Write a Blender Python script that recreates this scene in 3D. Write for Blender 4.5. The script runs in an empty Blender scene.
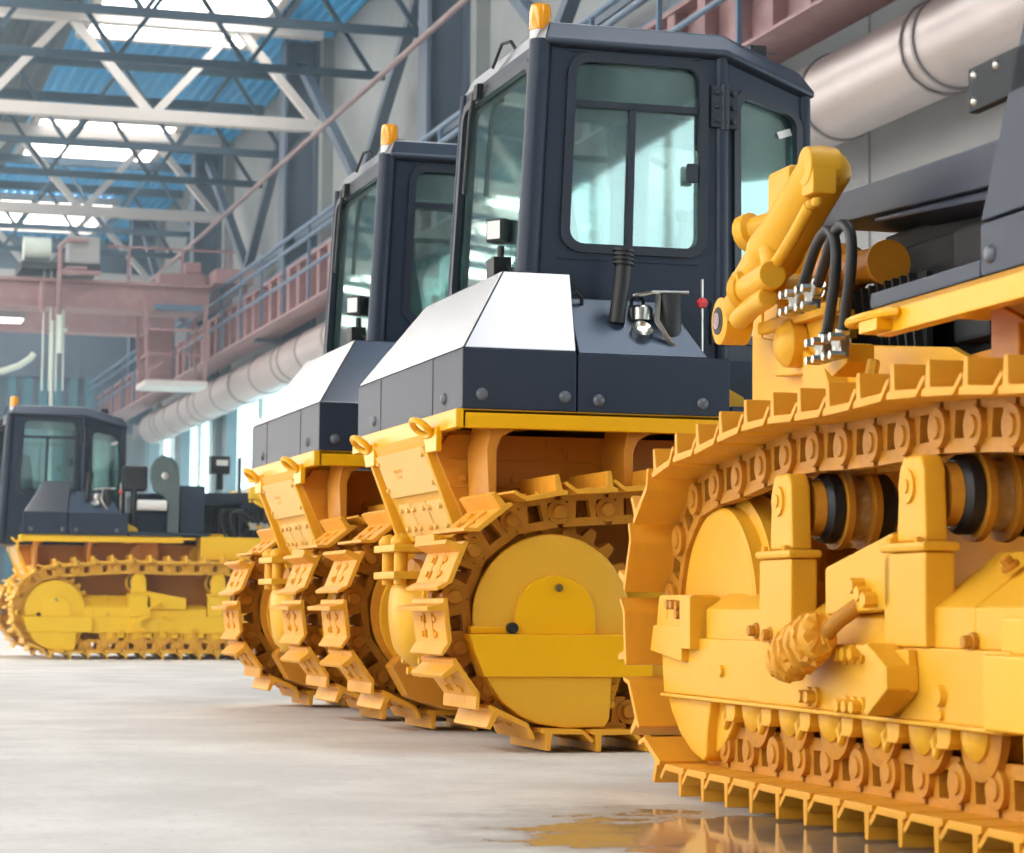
import bpy, bmesh, math, random
from math import sin, cos, pi, radians, atan2, hypot
from mathutils import Vector, Matrix
from mathutils.geometry import tessellate_polygon
random.seed(7)
scn = bpy.context.scene
COL = scn.collection

# ------------------------------------------------------------------ materials
def new_mat(name):
    m = bpy.data.materials.new(name); m.use_nodes = True
    nt = m.node_tree; b = nt.nodes['Principled BSDF']
    return m, nt, b

def paint(name, col, rough=.4, metal=0.0, var=.12, scale=3.0, dirt=None, dirt_amt=.25, bump=0.0, coat=0.0, coat_rough=.15, spec=.5):
    m, nt, b = new_mat(name)
    tc = nt.nodes.new('ShaderNodeTexCoord')
    n1 = nt.nodes.new('ShaderNodeTexNoise'); n1.inputs['Scale'].default_value = scale; n1.inputs['Detail'].default_value = 5
    nt.links.new(tc.outputs['Object'], n1.inputs['Vector'])
    mix = nt.nodes.new('ShaderNodeMix'); mix.data_type = 'RGBA'
    mix.inputs[6].default_value = (*[c*(1-var) for c in col], 1); mix.inputs[7].default_value = (*[min(1, c*(1+var)) for c in col], 1)
    nt.links.new(n1.outputs['Fac'], mix.inputs[0])
    out = mix.outputs[2]
    if dirt:
        n2 = nt.nodes.new('ShaderNodeTexNoise'); n2.inputs['Scale'].default_value = scale*4; n2.inputs['Detail'].default_value = 8; n2.inputs['Roughness'].default_value = .65
        nt.links.new(tc.outputs['Object'], n2.inputs['Vector'])
        rp = nt.nodes.new('ShaderNodeMapRange'); rp.inputs[1].default_value = .48; rp.inputs[2].default_value = .72; rp.inputs[4].default_value = dirt_amt
        nt.links.new(n2.outputs['Fac'], rp.inputs[0])
        mx = nt.nodes.new('ShaderNodeMix'); mx.data_type = 'RGBA'
        nt.links.new(rp.outputs[0], mx.inputs[0]); nt.links.new(out, mx.inputs[6]); mx.inputs[7].default_value = (*dirt, 1)
        out = mx.outputs[2]
    nt.links.new(out, b.inputs['Base Color'])
    b.inputs['Roughness'].default_value = rough; b.inputs['Metallic'].default_value = metal
    b.inputs['Specular IOR Level'].default_value = spec
    if coat:
        b.inputs['Coat Weight'].default_value = coat; b.inputs['Coat Roughness'].default_value = coat_rough
    if bump:
        n3 = nt.nodes.new('ShaderNodeTexNoise'); n3.inputs['Scale'].default_value = scale*12; n3.inputs['Detail'].default_value = 3
        nt.links.new(tc.outputs['Object'], n3.inputs['Vector'])
        bp = nt.nodes.new('ShaderNodeBump'); bp.inputs['Strength'].default_value = bump; bp.inputs['Distance'].default_value = .02
        nt.links.new(n3.outputs['Fac'], bp.inputs['Height']); nt.links.new(bp.outputs[0], b.inputs['Normal'])
    return m

def emis(name, col, s):
    m, nt, b = new_mat(name)
    b.inputs['Base Color'].default_value = (*col, 1)
    b.inputs['Emission Color'].default_value = (*col, 1); b.inputs['Emission Strength'].default_value = s
    b.inputs['Roughness'].default_value = .5
    return m

def glass(name, tint, gl=.10):
    m = bpy.data.materials.new(name); m.use_nodes = True; nt = m.node_tree
    nt.nodes.clear()
    o = nt.nodes.new('ShaderNodeOutputMaterial'); mx = nt.nodes.new('ShaderNodeMixShader')
    t = nt.nodes.new('ShaderNodeBsdfTransparent'); t.inputs[0].default_value = (*tint, 1)
    g = nt.nodes.new('ShaderNodeBsdfGlossy'); g.inputs[0].default_value = (.75, .95, .92, 1); g.inputs['Roughness'].default_value = .03
    lw = nt.nodes.new('ShaderNodeLayerWeight'); lw.inputs[0].default_value = .35
    mr = nt.nodes.new('ShaderNodeMapRange'); mr.inputs[3].default_value = gl; mr.inputs[4].default_value = .85
    nt.links.new(lw.outputs['Fresnel'], mr.inputs[0]); nt.links.new(mr.outputs[0], mx.inputs[0])
    # thin film of dust on the pane
    df = nt.nodes.new('ShaderNodeBsdfDiffuse'); df.inputs[0].default_value = (.72, .95, 1.0, 1)
    tl = nt.nodes.new('ShaderNodeBsdfTranslucent'); tl.inputs[0].default_value = (.72, .95, 1.0, 1)
    ad = nt.nodes.new('ShaderNodeMixShader'); nt.links.new(df.outputs[0], ad.inputs[1]); nt.links.new(tl.outputs[0], ad.inputs[2])
    tc = nt.nodes.new('ShaderNodeTexCoord'); mp = nt.nodes.new('ShaderNodeMapping'); mp.inputs['Scale'].default_value = (2.2, 2.2, .7)
    ns = nt.nodes.new('ShaderNodeTexNoise'); ns.inputs['Scale'].default_value = 2.2; ns.inputs['Detail'].default_value = 5
    nt.links.new(tc.outputs['Object'], mp.inputs[0]); nt.links.new(mp.outputs[0], ns.inputs['Vector'])
    m2 = nt.nodes.new('ShaderNodeMapRange'); m2.inputs[1].default_value = .35; m2.inputs[2].default_value = .70; m2.inputs[3].default_value = .02; m2.inputs[4].default_value = .24
    nt.links.new(ns.outputs['Fac'], m2.inputs[0])
    m3 = nt.nodes.new('ShaderNodeMixShader'); nt.links.new(m2.outputs[0], m3.inputs[0]); nt.links.new(t.outputs[0], m3.inputs[1]); nt.links.new(ad.outputs[0], m3.inputs[2])
    nt.links.new(m3.outputs[0], mx.inputs[1]); nt.links.new(g.outputs[0], mx.inputs[2]); nt.links.new(mx.outputs[0], o.inputs[0])
    return m

TAN = (.62, .40, .16)
M = {}
M['yellow'] = paint('yellow_paint', (.80, .42, .028), .42, var=.05, scale=1.6, dirt=(.74, .40, .05), dirt_amt=.25, spec=.28)
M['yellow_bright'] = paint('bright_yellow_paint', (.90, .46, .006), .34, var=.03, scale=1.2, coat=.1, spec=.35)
M['ochre'] = paint('ochre_track_paint', (.80, .37, .028), .48, var=.07, scale=4, dirt=(.55, .28, .05), dirt_amt=.3, spec=.3)
M['chain'] = paint('chain_paint', (.56, .24, .022), .48, var=.12, scale=6, dirt=(.28, .13, .03), dirt_amt=.45, spec=.25)
M['hull'] = paint('hull_paint', (.62, .25, .018), .45, var=.06, scale=2, dirt=(.45, .20, .03), dirt_amt=.3)
M['navy'] = paint('navy_paint', (.030, .042, .068), .40, var=.10, scale=2, spec=.28)
M['navy_dark'] = paint('dark_navy_paint', (.026, .033, .050), .38, var=.08, scale=2, spec=.4)
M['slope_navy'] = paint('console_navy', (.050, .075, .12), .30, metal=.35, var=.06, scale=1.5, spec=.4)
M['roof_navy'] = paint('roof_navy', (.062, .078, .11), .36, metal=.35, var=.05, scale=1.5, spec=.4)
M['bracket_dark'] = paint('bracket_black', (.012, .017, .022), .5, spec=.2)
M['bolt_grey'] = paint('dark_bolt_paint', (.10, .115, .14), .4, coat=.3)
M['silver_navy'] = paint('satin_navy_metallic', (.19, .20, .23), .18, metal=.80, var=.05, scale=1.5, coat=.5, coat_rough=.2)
M['black'] = paint('black_rubber', (.014, .015, .017), .5, var=.2, scale=6)
M['dark'] = paint('dark_interior', (.02, .022, .026), .6, var=.2)
M['steel'] = paint('zinc_steel', (.55, .54, .50), .28, metal=1.0, var=.15, scale=20)
M['chrome'] = paint('chrome', (.85, .86, .88), .08, metal=1.0, var=.02)
M['amber'] = paint('amber_lens', (1.0, .38, .005), .18, var=.02, coat=.8)
M['white'] = paint('white_paint', (.80, .80, .78), .35, var=.04)
M['red'] = paint('red_knob', (.75, .06, .07), .3, var=.03, coat=.6)
M['seat'] = paint('seat_fabric', (.10, .14, .16), .8, var=.2, scale=10)
M['cream'] = paint('cream_cover', (.75, .68, .50), .6, var=.08)
M['orange_mark'] = paint('orange_decal', (.85, .40, .03), .4, var=.02)
M['glass'] = glass('cab_glass', (.86, .975, .965), .15)
M['wornroll'] = paint('bare_roller_steel', (.45, .30, .12), .35, var=.3, scale=9, dirt=(.75, .70, .60), dirt_amt=.5)

# ------------------------------------------------------------------ mesh builder
def ident(p): return p
class MB:
    def __init__(s, warp=None): s.bm = bmesh.new(); s.mi = 0; s.warp = warp or ident
    def mat(s, i): s.mi = i; return s
    def _f(s, vs, smooth=False):
        try: f = s.bm.faces.new(vs)
        except ValueError: return None
        f.material_index = s.mi; f.smooth = smooth; return f
    def v(s, p): return s.bm.verts.new(Vector(s.warp(Vector(p))))
    def hexa(s, p):           # 8 corners: bottom 4 ccw, top 4 ccw
        q = [s.v(a) for a in p]
        for i in ((3, 2, 1, 0), (4, 5, 6, 7), (0, 1, 5, 4), (1, 2, 6, 5), (2, 3, 7, 6), (3, 0, 4, 7)): s._f([q[k] for k in i])
        return s
    def box(s, x0, x1, y0, y1, z0, z1):
        return s.hexa([(x0, y0, z0), (x1, y0, z0), (x1, y1, z0), (x0, y1, z0), (x0, y0, z1), (x1, y0, z1), (x1, y1, z1), (x0, y1, z1)])
    def bar(s, a, b, w, h=None, up=(0, 0, 1)):   # rectangular bar
        a, b = Vector(a), Vector(b); h = h or w
        d = (b-a).normalized(); u = Vector(up)
        if abs(d.dot(u)) > .97: u = Vector((1, 0, 0))
        r = d.cross(u).normalized(); u = r.cross(d)
        c = []
        for p in (a, b):
            for (i, j) in ((-1, -1), (1, -1), (1, 1), (-1, 1)): c.append(p + r*i*w/2 + u*j*h/2)
        return s.hexa(c)
    def prism(s, poly, w0, w1, f=lambda u, v, w: (u, w, v), holes=()):   # poly in (u,v), extruded along w
        if not holes:
            a = [s.v(f(u, v, w0)) for u, v in poly]; b = [s.v(f(u, v, w1)) for u, v in poly]
            s._f(a[::-1]); s._f(b); n = len(poly)
            for i in range(n): s._f([a[i], a[(i+1) % n], b[(i+1) % n], b[i]])
            return s
        loops = [poly] + list(holes); flat = [p for l in loops for p in l]
        tri = tessellate_polygon([[Vector((u, v, 0)) for u, v in l] for l in loops])
        a = [s.v(f(u, v, w0)) for u, v in flat]; b = [s.v(f(u, v, w1)) for u, v in flat]
        for t in tri: s._f([a[k] for k in t]); s._f([b[k] for k in t][::-1])
        o = 0
        for l in loops:
            n = len(l)
            for i in range(n): s._f([a[o+i], a[o+(i+1) % n], b[o+(i+1) % n], b[o+i]])
            o += n
        return s
    def cyl(s, a, b, r0, r1=None, n=20, caps=True, smooth=True):
        a, b = Vector(a), Vector(b); r1 = r0 if r1 is None else r1
        d = (b-a).normalized(); u = Vector((0, 0, 1)) if abs(d.z) < .9 else Vector((1, 0, 0))
        x = d.cross(u).normalized(); y = d.cross(x)
        A = []; B = []
        for i in range(n):
            t = 2*pi*i/n; q = x*cos(t)+y*sin(t)
            A.append(s.v(a+q*r0)); B.append(s.v(b+q*r1))
        for i in range(n): s._f([A[i], A[(i+1) % n], B[(i+1) % n], B[i]], smooth)
        if caps: s._f(A[::-1]); s._f(B)
        return s
    def lathe(s, prof, o, d, n=28):   # prof: (axial, radius) list; closed automatically at ends
        o = Vector(o); d = Vector(d).normalized(); u = Vector((0, 0, 1)) if abs(d.z) < .9 else Vector((1, 0, 0))
        x = d.cross(u).normalized(); y = d.cross(x); rings = []
        for (t, r) in prof:
            if r < 1e-5: rings.append([s.v(o+d*t)])
            else: rings.append([s.v(o+d*t+(x*cos(2*pi*i/n)+y*sin(2*pi*i/n))*r) for i in range(n)])
        for A, B in zip(rings, rings[1:]):
            for i in range(n):
                j = (i+1) % n
                if len(A) == 1 and len(B) == 1: continue
                if len(A) == 1: s._f([A[0], B[j], B[i]], True)
                elif len(B) == 1: s._f([A[i], A[j], B[0]], True)
                else: s._f([A[i], A[j], B[j], B[i]], True)
        for R, rev in ((rings[0], True), (rings[-1], False)):
            if len(R) > 1: s._f(R[::-1] if rev else R)
        return s
    def tube(s, pts, r, n=10, closed=False):
        P = [Vector(p) for p in pts]; m = len(P); rings = []; prev = None
        for i in range(m):
            if closed: d = (P[(i+1) % m]-P[i-1]).normalized()
            else: d = (P[min(i+1, m-1)]-P[max(i-1, 0)]).normalized()
            if prev is None:
                u = Vector((0, 0, 1)) if abs(d.z) < .9 else Vector((1, 0, 0)); x = d.cross(u).normalized()
            else: x = (prev - d*prev.dot(d)).normalized()
            y = d.cross(x); prev = x
            rr = r[i] if isinstance(r, (list, tuple)) else r
            rings.append([s.v(P[i]+(x*cos(2*pi*k/n)+y*sin(2*pi*k/n))*rr) for k in range(n)])
        for i in range(m if closed else m-1):
            A, B = rings[i], rings[(i+1) % m]
            for k in range(n): s._f([A[k], A[(k+1) % n], B[(k+1) % n], B[k]], True)
        if not closed: s._f(rings[0][::-1]); s._f(rings[-1])
        return s
    def dome(s, o, d, r, h=None, n=14):   # bolt-like dome
        h = h or r*.6
        return s.lathe([(0, r)] + [(h*sin(t), r*cos(t)) for t in (pi/6, pi/3)] + [(h, 0)], o, d, n)
    def hexbolt(s, o, d, r, h): return s.cyl(o, Vector(o)+Vector(d).normalized()*h, r, n=6, smooth=False)
    def build(s, name, mats, parent=None, bevel=0.0, seg=2, ang=35, tri=False):
        bm = s.bm
        bmesh.ops.remove_doubles(bm, verts=bm.verts, dist=1e-5) if tri else None
        bmesh.ops.recalc_face_normals(bm, faces=bm.faces)
        if bevel:
            es = [e for e in bm.edges if len(e.link_faces) == 2 and not e.link_faces[0].smooth and e.calc_face_angle(0) > radians(ang)]
            bmesh.ops.bevel(bm, geom=es, offset=bevel, offset_type='OFFSET', segments=seg, profile=.5, affect='EDGES', clamp_overlap=True)
            for f in bm.faces: f.smooth = True
        me = bpy.data.meshes.new(name); bm.to_mesh(me); bm.free()
        for m in (mats if isinstance(mats, (list, tuple)) else [mats]): me.materials.append(M[m] if isinstance(m, str) else m)
        me.set_sharp_from_angle(angle=radians(40))
        o = bpy.data.objects.new(name, me); COL.objects.link(o)
        if bevel:
            w_ = o.modifiers.new('weighted_normal', 'WEIGHTED_NORMAL'); w_.keep_sharp = True; w_.weight = 80
        if parent is not None: o.parent = parent
        return o

def empty(name, loc=(0, 0, 0), rz=0.0):
    o = bpy.data.objects.new(name, None); COL.objects.link(o); o.location = loc; o.rotation_euler = (0, 0, rz); o.empty_display_size = .2
    return o
def tag(o, label=None, cat=None, group=None, kind=None):
    if label: o['label'] = label
    if cat: o['category'] = cat
    if group: o['group'] = group
    if kind: o['kind'] = kind
    return o
def copy_tree(o, parent=None):
    c = o.copy(); COL.objects.link(c)
    if parent is not None: c.parent = parent
    for ch in list(o.children): copy_tree(ch, c)
    return c
def child(o, base):
    return [c for c in o.children if c.name.split('.')[0] == base]
def bolts(name, mat, parent, rows):   # rows: (position, direction, shape, radius, height); every bolt its own object
    cache = {}
    for (p, d, shape, r, h) in rows:
        k = (shape, r, h)
        if k not in cache:
            b = MB()
            if shape == 'dome': b.dome((0, 0, 0), (0, 0, 1), r, h)
            elif shape == 'washer': b.cyl((0, 0, -.004), (0, 0, h*.3), r*1.45, n=14); b.hexbolt((0, 0, 0), (0, 0, 1), r, h)
            elif shape == 'round': b.cyl((0, 0, -.004), (0, 0, h), r, r*.85, n=14)
            else: b.hexbolt((0, 0, -.004), (0, 0, 1), r, h+.004)
            o = b.build(name, mat, parent, bevel=.002 if shape == 'washer' else 0); cache[k] = o
        else: o = cache[k].copy(); COL.objects.link(o)
        o.location = p; o.rotation_euler = Vector(d).to_track_quat('Z', 'Y').to_euler()
def rrect(x0, x1, z0, z1, r, n=6):
    P = []
    for cx, cz, a0 in ((x1-r, z0+r, -pi/2), (x1-r, z1-r, 0), (x0+r, z1-r, pi/2), (x0+r, z0+r, pi)):
        for i in range(n+1): P.append((cx+r*cos(a0+pi/2*i/n), cz+r*sin(a0+pi/2*i/n)))
    return P
def arc(cx, cz, r, a0, a1, n=16): return [(cx+r*cos(a0+(a1-a0)*i/n), cz+r*sin(a0+(a1-a0)*i/n)) for i in range(n+1)]

# ------------------------------------------------------------------ bulldozer
TC, RS, ZS, XI, RI, ZI, ZB = .90, .395, .55, 2.50, .39, .545, .155   # track centre, sprocket, idler
def pin_path():
    P = [(0+2.5*i/40, ZB) for i in range(1, 40)]
    P += arc(XI, ZI, RI, -pi/2, pi/2, 40)
    top = [(XI, ZI+RI), (2.25, .952), (1.95, .985), (1.73, 1.0), (1.5, .992), (1.29, .988), (1.05, .992), (.85, .998), (.55, .985), (.25, .962), (0, ZS+RS)]
    for (a, b) in zip(top, top[1:]):
        for k in range(1, 9): P.append((a[0]+(b[0]-a[0])*k/8, a[1]+(b[1]-a[1])*k/8))
    P += arc(0, ZS, RS, pi/2, 3*pi/2, 40)[1:]
    return P
def resample(P, n, ph=0.0):
    Q = P + [P[0]]; L = [0]
    for a, b in zip(Q, Q[1:]): L.append(L[-1]+hypot(b[0]-a[0], b[1]-a[1]))
    out = []; k = 0
    for i in range(n):
        t = (i+ph)/n*L[-1] % L[-1]
        k = 0
        while L[k+1] < t: k += 1
        f = (t-L[k])/(L[k+1]-L[k]); out.append((Q[k][0]+(Q[k+1][0]-Q[k][0])*f, Q[k][1]+(Q[k+1][1]-Q[k][1])*f))
    return out
NSH = 37
def shoe_mesh():
    b = MB()
    A = [(-.104, .064), (-.042, .064), (-.042, .082), (-.056, .086), (-.061, .150), (-.080, .150), (-.085, .086), (-.104, .080)]
    Bm = [(-.008, .064), (.020, .064), (.020, .082), (-.008, .082)]
    Cc = [(.052, .064), (.066, .064), (.090, .082), (.118, .106), (.108, .116), (.084, .098), (.070, .084), (.052, .082)]
    full = A[:2] + Cc[:2] + Cc[2:7] + A[3:]
    ys = [-.25, -.085, -.045, .045, .085, .25]
    f = lambda u, v, w: (u, w, v)
    for i in range(5):
        y0, y1 = ys[i], ys[i+1]
        if i in (1, 3):
            for q in (A, Bm, Cc): b.prism(q, y0, y1, f)
        else: b.prism(full, y0, y1, f)
    for y in (-.105, .105):
        for t in (-.025, .036): b.hexbolt((t, y, .082), (0, 0, 1), .014, .012)
    return b
def build_track(root, s):
    pins = resample(pin_path(), NSH, .35)
    chain = MB(); frames = []
    for i in range(NSH):
        a, c = Vector(pins[i]), Vector(pins[(i+1) % NSH]); t = (c-a).normalized(); n = Vector((t.y, -t.x)); m = (a+c)/2
        frames.append((m, t, n)); h = (c-a).length/2
        def F(u, w, v, m=m, t=t, n=n): return (m.x+t.x*u+n.x*v, s*TC+w, m.y+t.y*u+n.y*v)
        for yy in (-.085, .085):
            y0, y1 = yy-.02, yy+.02
            for q in ([(-h*.86, -.060), (h*.86, -.060), (h*.80, -.026), (-h*.80, -.026)], [(-h*.9, .042), (h*.9, .042), (h*.9, .066), (-h*.9, .066)],
                      [(-.052, -.03), (-.030, -.03), (-.024, .046), (-.058, .046)], [(.034, -.03), (.056, -.03), (.062, .046), (.028, .046)]):
                chain.prism(q, y0, y1, lambda u, v, w: F(u, w, v))
            sg = 1 if yy > 0 else -1
            chain.cyl(F(h, yy-.024, 0), F(h, yy+sg*.012+.024, 0), .049, n=16)
            chain.cyl(F(h, yy+sg*.03, 0), F(h, yy+sg*.043, 0), .030, .026, n=14)
        chain.cyl(F(h, -.09, 0), F(h, .09, 0), .030, n=12)
    root_tr = chain.build('crawler_track', 'chain', root)
    return root_tr, frames

def build_dozer():
    root = empty('bulldozer')
    shoe0 = None
    for s in (-1, 1):
        tr, frames = build_track(root, s)
        for (m, t, n) in frames:
            if shoe0 is None:
                shoe0 = shoe_mesh().build('track_shoe', 'ochre', None, bevel=.0028, seg=2); o = shoe0
            else:
                o = shoe0.copy(); COL.objects.link(o)
            R = Matrix(((t.x, 0, n.x, m.x), (0, 1, 0, s*TC), (t.y, 0, n.y, m.y), (0, 0, 0, 1)))
            if R.to_3x3().determinant() < 0: R = R @ Matrix.Diagonal((1, -1, 1, 1))
            o.parent = tr; o.matrix_local = R
        X = lambda u, v, w: (u, s*w, v)
        # sprocket
        b = MB(); N = 25; g = []
        for i in range(N):
            for dt, r in ((-.32, .345), (-.16, .392), (.16, .392), (.32, .345)):
                a = 2*pi*(i+dt)/N; g.append((r*cos(a), ZS+r*sin(a)))
        b.prism(g, TC-.03, TC+.03, X, holes=[arc(0, ZS, .24, 0, 2*pi, 40)[:-1]])
        b.lathe([(0, .30), (.06, .30), (.085, .285), (.085, .20)], (0, s*(TC+.005), ZS), (0, s, 0), 40)
        sp = b.build('sprocket', 'chain', root)
        bb = MB()
        for i in range(24):
            a = 2*pi*i/24; bb.hexbolt((.325*cos(a), s*(TC+.03), ZS+.325*sin(a)), (0, s, 0), .016, .02)
        bb.build('sprocket_bolts', 'chain', sp)
        b = MB(); b.lathe([(-.30, .0), (-.30, .30), (-.02, .30), (.08, .312), (.115, .327), (.125, .322), (.135, .295), (.140, .0)], (0, s*(TC+.03), ZS-.02), (0, s, 0), 56)
        b.build('final_drive_cover', 'yellow', root, ang=30)
        # sprocket guard: folded box, arch cap and lower rounded plate
        b = MB()
        b.prism([(-.357, .462), (-.345, .43), (-.295, .294), (.40, .294), (.40, .462)], 1.00, 1.115, X)
        b.prism(arc(.005, .53, .165, 0, pi, 18) + [(-.160, .46), (.170, .46)], 1.02, 1.085, X)
        b.box(.177, .42, s*1.0, s*1.06, .46, .545); b.box(-.34, -.16, s*1.02, s*1.07, .462, .492)
        g = b.build('sprocket_guard', 'yellow_bright', root, bevel=.008)
        b = MB()
        b.prism([(-.28, .30), (-.27, .275), (-.22, .20), (-.15, .145), (-.075, .112), (.04, .094), (.205, .098), (.225, .13), (.235, .30)], .99, 1.10, X)
        b.prism([(.23, .30), (.23, .15), (.255, .165), (.29, .27), (.30, .30)], .99, 1.03, X)
        for (x, z) in ((.262, .25), (.25, .185)): b.cyl((x, s*1.03, z), (x, s*1.045, z), .018, n=12)
        b.build('rock_guard', 'yellow', g, bevel=.012, seg=3)
        b = MB(); b.cyl((-.175, s*1.035, .485), (-.175, s*1.10, .485), .022, n=12); b.build('drain_plug', 'black', g)
        bolts('guard_bolt', 'steel', g, [((.012, s*1.085, .645), (0, s, 0), 'hex', .016, .02), ((-.26, s*1.05, .492), (0, 0, 1), 'hex', .012, .02), ((-.21, s*1.05, .492), (0, 0, 1), 'hex', .012, .02)])
        # track frame beam
        b = MB()
        b.prism([(.36, .295), (2.80, .300), (2.825, .43), (2.80, .475), (.36, .470)], .80, 1.065, X)
        b.prism([(.36, .285), (2.78, .288), (2.78, .300), (.36, .297)], .80, 1.085, X)
        fr = b.build('track_frame', 'yellow', root, bevel=.008)
        b = MB()   # spring cover toward the sprocket and the one towards the idler
        sec = lambda y0, z1: [(y0, .47), (1.055, .47), (1.055, .545), (.90, .66), (y0, .66)]
        f3 = lambda u, v, w: (w, s*u, v)
        b.prism([(.60, .47), (1.05, .47), (1.05, .565), (.87, .70), (.60, .70)], .30, .82, f3)
        b.prism([(.60, .47), (1.052, .47), (1.052, .57), (.868, .707), (.60, .707)], .565, .575, f3)
        b.prism([(.70, .47), (1.05, .47), (1.05, .56), (.93, .64), (.70, .64)], 1.88, 2.44, f3)
        b.prism([(.70, .47), (1.04, .47), (1.04, .54), (.95, .60), (.70, .60)], 1.03, 1.66, f3)
        cv = b.build('spring_cover', 'yellow', fr, bevel=.010)
        bolts('cover_bolt', 'chain', fr, [((x, s*y, z), d, 'washer', .016, .028) for (x, y, z, d) in ((.57, 1.055, .487, (0, s, 0)), (.57, .96, .66, (0, s*.6, .8)), (2.0, 1.05, .50, (0, s, 0)), (1.83, 1.07, .49, (0, s, 0)))])
        # idler yoke bracket
        b = MB()
        b.prism([(2.865, .435), (2.825, .59), (2.815, .605), (2.50, .605), (2.48, .44)], 1.0, 1.075, X)
        b.prism([(2.87, .43), (2.84, .51), (2.56, .51), (2.56, .40)], 1.06, 1.088, X)
        b.box(2.46, 2.56, s*1.0, s*1.095, .44, .60)
        b.cyl((2.75, s*1.07, .55), (2.75, s*1.078, .55), .022, n=14)
        yk = b.build('idler_yoke', 'yellow', fr, bevel=.008)
        bolts('yoke_bolt', 'chain', fr, [((x, s*1.075, z), (0, s, 0), 'hex', .015, .02) for (x, z) in ((2.60, .545), (2.60, .572), (2.65, .575), (2.69, .575))])
        # idler guard
        b = MB()
        b.prism([(2.79, .30), (2.74, .24), (2.66, .18), (2.55, .13), (2.44, .105), (2.41, .12), (2.40, .20), (2.36, .30)], .99, 1.06, X)
        b.prism([(2.40, .30), (2.41, .13), (2.35, .15), (2.25, .22), (2.24, .30)], .97, 1.03, X)
        b.build('idler_guard', 'yellow', fr, bevel=.010)
        # idler
        b = MB()
        b.lathe([(-.075, 0), (-.075, .26), (-.07, .29), (-.045, .325), (-.04, .365), (.04, .365), (.045, .328), (.085, .325), (.092, .315), (.078, .20), (.075, 0)], (XI, s*TC, ZI), (0, s, 0), 56)
        b.build('idler', 'yellow', root, ang=30)
        # track rollers
        for i in range(6):
            x = .60 + .294*i
            b = MB(); b.lathe([(-.135, .06), (-.13, .105), (-.105, .11), (-.10, .088), (-.05, .088), (-.045, .108), (.045, .108), (.05, .088), (.098, .088), (.103, .112), (.125, .112), (.13, .085), (.135, .0)], (x, s*TC, .278), (0, s, 0), 32)
            r = b.build('track_roller', 'chain', fr, ang=30)
            b = MB()
            b.prism([(x+.08, .285), (x+.085, .25), (x+.10, .235), (x+.155, .235), (x+.16, .285)], 1.0, 1.062, X); b.box(x-.06, x+.06, s*1.01, s*1.04, .262, .29)
            b.tube([(x+.155, s*1.03, .29), (x+.15, s*1.05, .25), (x+.172, s*1.055, .218), (x+.195, s*1.05, .25), (x+.19, s*1.03, .29)], .011, 8)
            b.lathe([(.10, .068), (.138, .066), (.150, .052), (.157, .03), (.158, 0)], (x, s*TC, .278), (0, s, 0), 24)
            b.build('roller_collar', 'yellow', r, bevel=.004)
        # carrier rollers on posts
        for x in (.90, 1.78):
            b = MB()
            xa, xb = x-.075, x+.085
            b.prism([(xa-.035, .47), (xb+.055, .47), (xb+.055, .70), (xa-.035, .70)], .995, 1.075, X)
            b.prism([(xa-.045, .70), (xb+.065, .70), (xb+.065, .724), (xa-.045, .724)], .985, 1.085, X)
            b.prism([(xa-.005, .724), (xb+.01, .724), (xb-.005, .90), (xb-.03, .935), (xa+.03, .935), (xa+.005, .90)], 1.0, 1.06, X)
            st = b.build('roller_stand', 'yellow', fr, bevel=.010)
            b = MB()
            b.cyl((x+.02, s*1.05, .86), (x+.02, s*1.067, .86), .042, n=20); b.cyl((x+.02, s*1.067, .86), (x+.02, s*1.072, .86), .018, n=12)
            b.build('pin_boss', 'yellow', st)
            bolts('stand_bolt', 'yellow', st, [((x+dx, s*1.072, .724), (0, 0, 1), 'hex', .010, .012) for dx in (-.06, .1)])
            b = MB()
            b.lathe([(0, .04), (.0, .075), (.03, .08)], (x, s*.985, .842), (0, -s, 0), 28)
            b.mat(1).lathe([(.03, .085), (.045, .098), (.075, .098), (.08, .09)], (x, s*.985, .842), (0, -s, 0), 32)
            b.mat(0).lathe([(.08, .115), (.10, .115), (.105, .09)], (x, s*.985, .842), (0, -s, 0), 32)
            b.mat(2).lathe([(.105, .088), (.155, .088)], (x, s*.985, .842), (0, -s, 0), 32)
            b.mat(0).lathe([(.155, .09), (.16, .115), (.18, .115)], (x, s*.985, .842), (0, -s, 0), 32)
            b.mat(1).lathe([(.18, .10), (.225, .10), (.24, .085)], (x, s*.985, .842), (0, -s, 0), 32)
            b.build('carrier_roller', ['chain', 'black', 'wornroll'], fr, ang=30)
        # slanted step block, chevron stop, bolts on the beam
        b = MB()
        b.prism([(1.43, .545), (1.43, .672), (.99, .752), (.99, .56)], .945, 1.075, X)
        b.build('step_block', 'yellow', fr, bevel=.012)
        b = MB()
        b.prism([(1.125, .462), (1.035, .425), (.98, .465), (.86, .465), (.845, .365), (.965, .302), (1.125, .302)], 1.065, 1.09, X)
        b.prism([(1.05, .47), (.93, .425), (.93, .36), (1.0, .31), (.97, .302), (.845, .37), (.85, .425), (.97, .478)], 1.065, 1.15, X)
        b.build('frame_stop', 'yellow', fr, bevel=.006)
        bolts('frame_bolt', 'yellow', fr, [((x, s*1.066, z), (0, s, 0), 'washer', .018, .035) for (x, z) in ((1.30, .445), (1.25, .447), (1.20, .449), (1.29, .315), (1.24, .315), (1.19, .315), (1.55, .33), (1.50, .33))])
        bolts('block_bolt', 'yellow', fr, [((x, s*1.07, z), (0, s, 0), 'hex', .020, .04) for (x, z) in ((1.13, .60), (1.09, .585), (1.17, .62))])
        bolts('frame_plug', 'yellow', fr, [((2.25, s*1.064, .38), (0, s, 0), 'round', .02, .012), ((.72, s*1.066, .36), (0, s, 0), 'round', .028, .014), ((.72, s*1.066, .315), (0, s, 0), 'round', .014, .008)])

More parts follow.
